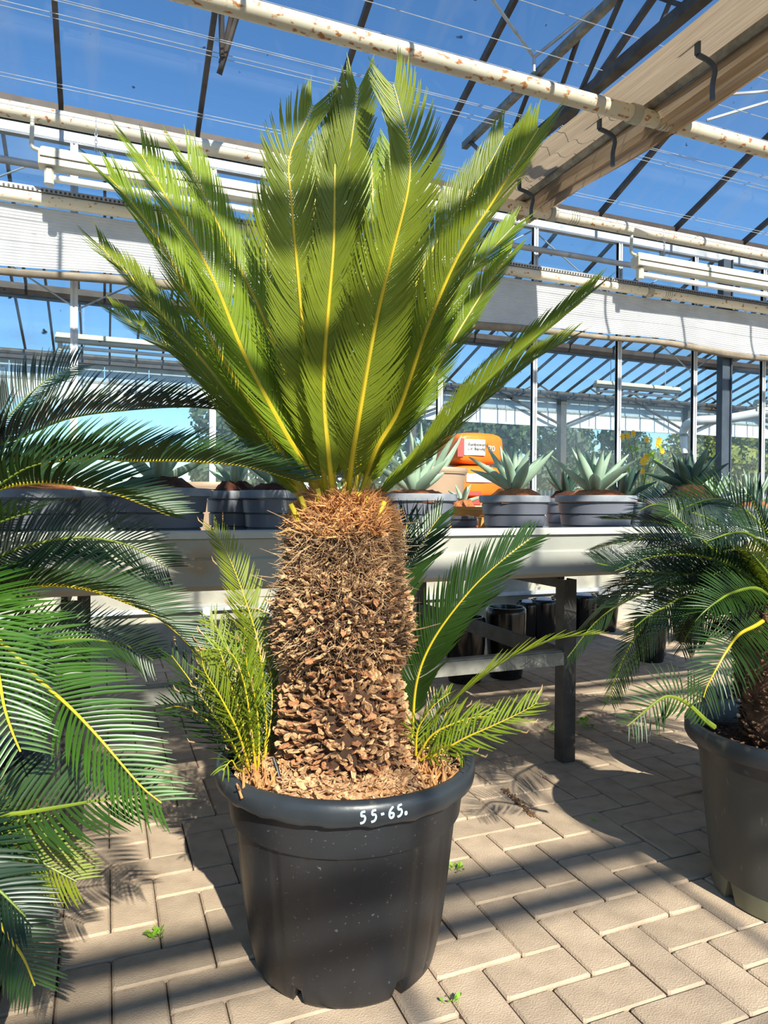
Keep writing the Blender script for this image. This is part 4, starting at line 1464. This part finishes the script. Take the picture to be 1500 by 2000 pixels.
# suckers: left clump
SL0 = dict(L_=.075, ang=(62, 40), w_=.0045, sp=.008, r0=.003, keel=.3, rag=.12, dry=.10)
def SK(pts, **k):
    d = dict(SL0)
    d.update(k)
    d['axis'] = P(pts[0])[0]
    return frond(palm, P(*pts), **d)
SK(((528,1480,1.52),(518,1360,1.52),(505,1260,1.52),(480,1174,1.53),(448,1090,1.54),(415,1030,1.55)), leafm='leaf', L_=.085, ang=(55, 35), face=.5, seed=31, rag=.05)
SK(((500,1505,1.40),(490,1420,1.37),(478,1340,1.35),(455,1280,1.34),(415,1265,1.33)), leafm='leaf_light', L_=.09, face=.5, seed=32)
SK(((488,1505,1.40),(465,1430,1.36),(430,1360,1.34),(400,1310,1.33),(392,1270,1.33)), leafm='leaf', L_=.075, face=.5, seed=33)
SK(((480,1500,1.44),(440,1430,1.42),(400,1370,1.42),(365,1320,1.42),(335,1280,1.43)), leafm='leaf_dark', L_=.085, face=.4, seed=34)
SK(((505,1500,1.42),(505,1420,1.40),(495,1350,1.38),(482,1300,1.37),(485,1260,1.37)), leafm='leaf', L_=.075, face=.5, seed=35)
SK(((512,1500,1.44),(520,1430,1.43),(515,1370,1.42),(500,1330,1.42)), leafm='leaf_dark', L_=.07, face=.5, seed=36)
SK(((495,1495,1.50),(480,1400,1.52),(460,1310,1.55),(430,1240,1.57),(408,1205,1.58)), leafm='leaf', L_=.085, face=.4, seed=37)
SK(((478,1510,1.38),(462,1500,1.33),(452,1485,1.31),(435,1505,1.30)), leafm='leaf_light', L_=.05, start=.3, seed=38, droop=.6)
SK(((500,1490,1.55),(470,1420,1.58),(440,1360,1.60),(410,1330,1.62)), leafm='leaf_dark', L_=.08, face=.3, seed=39)
SK(((492,1500,1.46),(470,1400,1.46),(445,1320,1.46),(425,1262,1.47),(398,1235,1.48)), leafm='leaf', L_=.10, face=.5, seed=81)
SK(((486,1500,1.50),(440,1440,1.52),(395,1400,1.54),(352,1380,1.55),(318,1385,1.56)), leafm='leaf_dark', L_=.09, face=.4, seed=82)
SK(((500,1500,1.50),(500,1400,1.52),(492,1310,1.54),(478,1230,1.56),(470,1170,1.57)), leafm='leaf', L_=.09, face=.5, seed=83)
SK(((515,1490,1.48),(530,1400,1.50),(530,1330,1.52),(520,1270,1.53)), leafm='leaf_dark', L_=.08, face=.5, seed=84)
# right clump
SK(((805,1440,1.62),(814,1333,1.60),(847,1249,1.58),(917,1155,1.55),(980,1095,1.54),(1035,1052,1.53)), leafm='leaf_dark', L_=.13, ang=(52, 32), face=.6, seed=41, rag=.04, r0=.004, w_=.0075, keel=.15, curl=.5, dry=0)
SK(((775,1250,1.72),(782,1150,1.74),(810,1090,1.76),(840,1035,1.78),(862,1005,1.79)), leafm='leaf_dark', L_=.12, ang=(50, 32), face=.5, w_=.0075, seed=42, rag=.05, dry=0)
SK(((770,1200,1.72),(772,1120,1.74),(788,1060,1.75),(798,1005,1.76)), leafm='leaf_deep', L_=.11, ang=(44, 26), face=.4, seed=43, dry=0)
SK(((815,1470,1.52),(845,1410,1.50),(893,1362,1.48),(987,1290,1.45),(1080,1250,1.43),(1170,1238,1.42)), leafm='leaf', L_=.07, ang=(24, 14), face=.2, seed=44, sp=.012, rachm='leaf', dry=.03)
SK(((820,1485,1.46),(850,1475,1.42),(905,1443,1.39),(963,1417,1.37),(1020,1390,1.36),(1050,1372,1.36)), leafm='leaf_light', L_=.07, ang=(52, 34), face=.6, seed=45, sp=.009, rag=.1, dry=.08)
SK(((815,1480,1.50),(840,1440,1.49),(870,1420,1.48),(920,1402,1.47),(958,1400,1.47)), leafm='leaf', L_=.065, ang=(50, 30), face=.5, seed=46, sp=.009)
SK(((812,1475,1.48),(815,1430,1.46),(830,1400,1.45),(850,1375,1.44),(880,1352,1.44)), leafm='leaf_light', L_=.055, ang=(58, 36), face=.4, seed=47)
SK(((822,1485,1.45),(860,1460,1.42),(890,1455,1.40),(905,1480,1.39)), leafm='leaf', L_=.055, ang=(60, 40), face=.3, seed=48, droop=.3)
SK(((830,1470,1.58),(860,1420,1.60),(880,1370,1.62)), leafm='leaf_dark', L_=.08, face=.3, seed=49)
# orange stubs of the suckers
b = MB()
r_ = random.Random(8)
for (cx, cy, d0, n) in ((505, 1520, 1.37, 46), (845, 1500, 1.42, 46)):
    for _ in range(n):
        p = at(cx+r_.gauss(0, 18), cy+r_.uniform(-8, 18), d0+r_.gauss(0, .03))
        p.z = .425
        b.tube([p, p+Vector((r_.gauss(0, .012), r_.gauss(0, .012), r_.uniform(.015, .045)))], [r_.uniform(.002, .004), .0015], 5)
tag(b.build('orange_stubs', M['fuzz'], palm), kind='stuff')
b = MB(); b.smooth = True
b.tube(spline([at(872, 1525, 1.40), at(870, 1500, 1.40), at(893, 1480, 1.41), at(905, 1472, 1.42), at(912, 1458, 1.43)], 14)[0], [.003-.00012*k for k in range(15)], 6)
b.build('dry_twig', M['straw'], palm)
b = MB(); b.smooth = True
b.tube([at(548, 1530, 1.36), at(542, 1505, 1.37), at(534, 1480, 1.38)], .0038, 8); b.build('irrigation_peg', M['pot'], palm)

# ---- generic palm in a pot
def plant(name, C, crown, label, potR, potH, potm, fronds, rnd=0, seed=1, trunkR=.09, group=None, Lr=(.45, .62), leafs=('leaf_deep', 'leaf_dark'), azr=(0, 360), soilz=None, leafL=.105, feet=True, drop=(1.0, 1.7), elr=(15, 75)):
    t = thing(name, (C.x, C.y, 0), label, 'potted palm', group)
    c = Vector((C.x, C.y, 0))
    k_ = potR/.272
    b = MB(); b.smooth = True
    def md(i, a):
        return 1, (.05 if feet and i in (0, 1) and ((a+.2)*8/(2*pi)) % 1 < .09 else 0)
    b.lathe([(potR*.5, .012), (potR*.735, .001), (potR*.75, .05)], c, 96, md)
    b.build('pot_foot', M['pot_foot'], t)
    b = MB(); b.smooth = True
    b.lathe([(potR*.75, .05), (potR*.765, .08), (potR*.82, potH*.5), (potR*.865, potH*.8), (potR*.90, potH-.035)], c, 72)
    b.build('pot', M[potm], t)
    b = MB(); b.smooth = True
    b.lathe([(potR*.90, potH-.04), (potR*.985, potH-.044), (potR, potH-.035), (potR, potH-.008), (potR*.985, potH), (potR*.93, potH), (potR*.915, potH-.01), (potR*.88, potH-.08)], c, 72)
    b.build('pot_rim', M['pot_rim'], t)
    b = MB(); b.smooth = True
    b.lathe([(potR*.885, potH-.06), (potR*.6, potH-.05), (.01, potH-.045)], c, 40, lambda i, a: (1, .005*sin(8*a+i)))
    b.build('soil', M['soil'], t)
    r_ = random.Random(seed)
    b = MB()
    for _ in range(500):
        a = r_.uniform(0, 2*pi)
        rr = potR*.84*sqrt(r_.uniform(.1, 1))
        p = c+Vector((rr*cos(a), rr*sin(a), potH-.048+r_.uniform(0, .008)))
        d = Vector((r_.gauss(0, 1), r_.gauss(0, 1), r_.gauss(0, .5))).normalized()*r_.uniform(.004, .009)
        s_ = d.cross(Vector((0, .2, 1))).normalized()*.004
        b.add([p-d, p+s_, p+d, p-s_, p+Vector((0, 0, .004))], [(0, 1, 4), (1, 2, 4), (2, 3, 4), (3, 0, 4)])
    tag(b.build('bark_chips', M['scale_dark'], t), kind='stuff')
    b = MB(); b.smooth = True
    z0, z1 = potH-.06, crown.z
    b.lathe([(trunkR*.75, z0), (trunkR*.95, z0+(z1-z0)*.3), (trunkR, z0+(z1-z0)*.6), (trunkR*.8, z1-.02), (trunkR*.3, z1)], (crown.x, crown.y, 0), 28, lambda i, a: (1+.06*sin(7*a+3*i), 0))
    tr = b.build('trunk', M['scale_dark'], t)
    b = MB()
    for _ in range(520):
        zz = r_.uniform(z0+.02, z1)
        a = r_.uniform(0, 2*pi)
        out = Vector((cos(a), sin(a), 0))
        p = Vector((crown.x, crown.y, zz))+out*trunkR*.8
        m_ = orient(p, out, radians(r_.gauss(25, 12)), r_.gauss(0, .3)) @ Matrix.Diagonal((.8, .7, .8, 1))
        k = r_.randrange(8)
        b.add([m_ @ Vector(v) for v in WMG[k]], WMF[k])
    tag(b.build('old_leaf_bases', M['scale_dark'], tr), kind='stuff')
    for i, (pts, kw) in enumerate(fronds):
        kw = dict(kw)
        kw.setdefault('leafm', leafs[i % len(leafs)])
        kw.setdefault('rachm', 'rachis_dark')
        kw.setdefault('L_', leafL)
        kw.setdefault('ang', (68, 48))
        kw.setdefault('w_', .0058)
        kw.setdefault('sp', .0078)
        kw.setdefault('curl', .4)
        kw.setdefault('rag', .03)
        kw.setdefault('seed', seed*100+i)
        kw.setdefault('axis', crown)
        frond(t, [crown]+P(*pts), **kw)
    tc = atan2(-crown.y, -crown.x)
    for i in range(rnd):
        az = radians(azr[0]+(azr[1]-azr[0])*(i+.5)/rnd)+r_.uniform(-.15, .15)
        if abs((az-tc+pi) % (2*pi)-pi) < radians(38): continue
        el = radians(r_.uniform(*elr))
        L_ = r_.uniform(*Lr)
        h = Vector((cos(az), sin(az), 0))
        p = crown.copy()
        pts = [p.copy()]
        e = el
        dr = r_.uniform(*drop)
        for s in range(5):
            p = p+(h*cos(e)+Vector((0, 0, 1))*sin(e))*L_/5
            e -= dr/5
            pts.append(p.copy())
        frond(t, pts, L_=leafL*r_.uniform(.9, 1.1), ang=(68, 46), w_=.0062, sp=.0085, leafm=leafs[i % len(leafs)], rachm='rachis_dark', seed=seed*200+i, axis=crown, keel=.35, rag=.03, curl=.3, droop=.15)
    return t

# right palm
CRt = at(1525, 1185, 1.78)
PCr = at(1560, 1440, 1.77)
plant('potted_palm', PCr, CRt, 'dark green palm in a dusty grey-black pot cut by the right edge', .268, .425, 'pot_old', [
    (((1482,1218,1.72),(1445,1238,1.66),(1420,1270,1.62),(1400,1305,1.60),(1382,1338,1.60),(1374,1362,1.60)), dict(leafm='leaf_dark', L_=.125, rachm='rachis', nN=Vector((-.1, -.75, .65)), ang=(75, 45))),
    (((1480,1150,1.72),(1432,1157,1.66),(1400,1175,1.62),(1375,1195,1.60),(1357,1215,1.60)), dict(L_=.10, face=.5)),
    (((1500,1080,1.74),(1460,1042,1.68),(1425,1042,1.64),(1400,1050,1.62),(1380,1057,1.61)), dict(L_=.11, face=.5)),
    (((1470,1140,1.78),(1402,1080,1.76),(1362,1045,1.76),(1330,1018,1.76),(1305,995,1.77)), dict(L_=.11, face=.6)),
    (((1440,1130,1.80),(1325,1122,1.80),(1262,1115,1.80),(1200,1107,1.80),(1165,1100,1.81)), dict(L_=.12, face=.4)),
    (((1420,1150,1.86),(1340,1150,1.88),(1285,1195,1.88),(1255,1225,1.88),(1232,1257,1.88),(1215,1292,1.88),(1200,1330,1.88),(1190,1368,1.88)), dict(L_=.10, face=.6, rachm='rachis_dark')),
    (((1430,1160,1.80),(1340,1165,1.78),(1300,1185,1.78),(1270,1200,1.78),(1240,1225,1.78)), dict(L_=.11, face=.6)),
    (((1505,1130,1.70),(1480,1095,1.66),(1455,1070,1.64),(1440,1075,1.62)), dict(leafm='leaf', L_=.07)),
    (((1510,1080,1.75),(1485,1010,1.72),(1462,965,1.70)), dict(L_=.10, face=.5)),
    (((1520,1080,1.85),(1460,1000,1.9),(1400,975,1.95),(1340,990,2.0),(1290,1015,2.0)), dict(L_=.11, face=.4)),
    (((1470,1160,1.9),(1400,1110,1.95),(1330,1080,2.0),(1270,1068,2.0)), dict(L_=.11, face=.4)),
    (((1460,1200,1.9),(1400,1200,1.92),(1350,1230,1.94),(1330,1270,1.95)), dict(L_=.10, face=.5)),
    ], rnd=22, elr=(5, 55), seed=3, azr=(-60, 300), trunkR=.088, leafL=.10)
# small sucker frond at the right pot's rim
RP = [o for o in bpy.data.objects if o.name.startswith('potted_palm')][-1]
frond(RP, P((1395,1420,1.62),(1376,1405,1.61),(1340,1372,1.60),(1305,1360,1.59),(1280,1372,1.58),(1250,1397,1.57),(1225,1418,1.56)), L_=.085, ang=(70, 50), w_=.005, sp=.009, leafm='leaf_dark', rachm='rachis_dark', face=.6, seed=77)
# palm behind it
C2 = at(1490, 1165, 2.25)
P2 = at(1500, 1300, 2.30)
plant('potted_palm', P2, C2, 'dark palm standing behind the right-hand palm, its fronds over the bench end', .20, .34, 'black_pot', [
    (((1420,1040,2.2),(1350,1000,2.15),(1280,985,2.1),(1230,1010,2.1)), dict(face=.5)),
    (((1400,1080,2.2),(1320,1060,2.15),(1260,1050,2.1),(1215,1065,2.1)), dict(face=.5)),
    ], rnd=22, elr=(0, 45), seed=6, trunkR=.08, leafL=.11, azr=(0, 360), leafs=('leaf_deep',), feet=False)

# left palms
CL = at(-170, 1090, 1.42)
PL = Vector((CL.x, CL.y, 0))
M['leaf_light2'] = mat('sunlit_green_leaflet', (68, 106, 32), (54, 90, 27), 6, .34, trans=.18, spec=.6)
LEFT = [
    (((-80,1000,1.38),(0,955,1.33),(75,943,1.30),(148,948,1.28),(235,968,1.27),(332,1008,1.27)), dict(L_=.135, nN=Vector((.05, -.35, .9)), leafm='leaf_dark', keel=.75, ang=(78, 40), rachm='rachis', w_=.0085, sp=.0085)),
    (((-60,960,1.50),(60,910,1.50),(170,895,1.48),(260,900,1.45),(360,900,1.42),(480,911,1.40),(590,942,1.38)), dict(L_=.13, nN=Vector((.05, -.4, .9)), leafm='leaf_dark', ang=(65, 40), keel=.8, rachm='rachis', w_=.007, sp=.0075)),
    (((-60,900,1.60),(50,850,1.62),(140,815,1.64),(256,800,1.66),(360,795,1.68),(430,800,1.70)), dict(L_=.15, nN=Vector((.05, -.4, .9)), leafm='leaf_deep', ang=(70, 45), keel=.75, w_=.007, sp=.0075)),
    (((-70,1145,1.42),(0,1154,1.42),(80,1143,1.42),(160,1149,1.42),(235,1172,1.42),(310,1208,1.42),(372,1262,1.42)), dict(L_=.145, nN=Vector((.05, -.4, .9)), leafm='leaf_dark', ang=(62, 40), keel=.8, rachm='rachis', w_=.007, sp=.0075)),
    (((-90,920,1.75),(0,830,1.80),(80,750,1.84),(150,712,1.86)), dict(L_=.15, face=.5, leafm='leaf_deep', w_=.007)),
    (((-60,1200,1.30),(20,1270,1.25),(76,1328,1.21),(135,1380,1.18),(195,1443,1.16),(272,1532,1.15),(315,1568,1.15)), dict(L_=.15, nN=Vector((.35, -.75, .55)), leafm='leaf_light2', ang=(80, 46), keel=.3, rachm='rachis', w_=.0078, sp=.0105)),
    (((-60,1170,1.18),(-30,1230,1.12),(-5,1310,1.08),(8,1380,1.06),(24,1430,1.05),(40,1468,1.05)), dict(L_=.12, nN=Vector((.1, -.85, .5)), leafm='leaf_light2', ang=(78, 60), keel=.05, rachm='rachis', r0=.008, w_=.0072, sp=.010)),
    (((-60,1260,1.48),(40,1258,1.50),(120,1250,1.52),(190,1250,1.54),(250,1262,1.55),(300,1290,1.55)), dict(L_=.12, face=.5, leafm='leaf_dark')),
    (((-60,1110,1.55),(40,1070,1.58),(150,1050,1.6),(250,1065,1.62),(330,1110,1.63)), dict(L_=.13, face=.5, leafm='leaf_deep', ang=(66, 44))),
    (((-80,1000,1.15),(-20,960,1.12),(40,920,1.10),(80,905,1.09)), dict(L_=.12, face=.3, leafm='leaf_dark', w_=.008, sp=.012)),
    (((-60,1050,1.2),(0,1020,1.17),(60,1000,1.15)), dict(L_=.14, face=.3, leafm='leaf_dark', w_=.008, sp=.012)),
    (((-40,1300,1.35),(60,1300,1.36),(130,1330,1.36)), dict(L_=.11, face=.5, leafm='leaf_dark')),
]
plant('potted_palm', PL, CL, 'tall palm standing past the left edge, its long arching fronds reaching towards the trunk', .26, .42, 'pot', LEFT, rnd=8, seed=11, azr=(60, 300), trunkR=.10, leafL=.12)
CL2 = at(-190, 1560, 1.12)
plant('potted_palm', Vector((CL2.x, CL2.y, 0)), CL2, 'low palm at the lower left edge with fronds drooping to the paving', .16, .26, 'pot', [
    (((-80,1590,1.12),(20,1590,1.13),(120,1575,1.14),(200,1562,1.15),(285,1556,1.16)), dict(L_=.12, nN=Vector((.1, -.75, .6)), leafm='leaf_dark', ang=(75, 45), w_=.007, sp=.010)),
    (((-90,1610,1.18),(-20,1640,1.18),(50,1668,1.18),(100,1695,1.18),(150,1722,1.18)), dict(L_=.11, nN=Vector((.2, -.7, .6)), leafm='leaf', ang=(70, 42), w_=.006)),
    (((-110,1680,1.08),(-40,1750,1.06),(10,1820,1.05),(45,1870,1.05),(68,1925,1.05)), dict(L_=.10, nN=Vector((.2, -.7, .6)), leafm='leaf_dark', ang=(75, 45), w_=.007, rachm='rachis')),
    (((-100,1640,1.0),(-50,1700,.98),(0,1740,.97),(50,1790,.97)), dict(L_=.11, nN=Vector((.2, -.7, .6)), leafm='leaf_deep', ang=(70, 42), w_=.007)),
    ], rnd=5, seed=15, azr=(120, 300), trunkR=.07, leafL=.10, Lr=(.3, .4))

# ================================================================== WEEDS
def weed(px, py, n, s, label, seed):
    r_ = random.Random(seed)
    p = atz(px, py, 0)
    b = MB()
    for k in range(n):
        a = r_.uniform(0, 2*pi)
        d = Vector((cos(a), sin(a), r_.uniform(.2, 1.2))).normalized()
        q = p+Vector((r_.gauss(0, s*.5), r_.gauss(0, s*.5), .004))
        L_ = s*r_.uniform(.6, 1.1)
        s_ = d.cross(Vector((0, 0, 1))).normalized()*L_*.33
        b.tube([q, q+d*L_*.6], .0007, 3, cap=False)
        c = q+d*L_*.5
        b.add([c, c+d*L_*.4+s_, c+d*L_*.8+s_*.7, c+d*L_*.9, c+d*L_*.8-s_*.7, c+d*L_*.4-s_], [(0, 1, 2, 3, 4, 5)])
    o = b.build('weed', M['weed'], origin=p)
    tag(o, label, 'weed', 'weeds in the paving joints')
weed(300, 1832, 18, .019, 'small yellow-green weed on the sunlit paving left of the pot', 1)
weed(889, 1957, 10, .012, 'tiny green weed in a joint below the pot at the bottom', 2)
weed(890, 1700, 16, .014, 'green weed against the right side of the pot', 3)
weed(1160, 1605, 8, .010, 'tiny bright weed at the edge of the right pot shadow', 4)
weed(1085, 1430, 16, .030, 'dark weed left of the bench leg foot', 5)
weed(1140, 1420, 18, .032, 'dark weed right of the bench leg foot', 6)
# line of dry moss and crumbs in one joint
b = MB()
r_ = random.Random(2)
pa, pb = atz(985, 1542, 0), atz(1045, 1598, 0)
for k in range(120):
    p = pa.lerp(pb, r_.random())+Vector((r_.gauss(0, .006), r_.gauss(0, .006), .002))
    s_ = r_.uniform(.002, .006)
    b.add([p+Vector((s_, 0, 0)), p+Vector((0, s_, 0)), p-Vector((s_, 0, 0)), p-Vector((0, s_, 0)), p+Vector((0, 0, s_))], [(0, 1, 4), (1, 2, 4), (2, 3, 4), (3, 0, 4)])
o = b.build('moss_crumbs', M['scale_dark'], origin=pa)
tag(o, 'line of dry brown moss crumbs in a paving joint right of the pot', 'debris', kind='stuff')
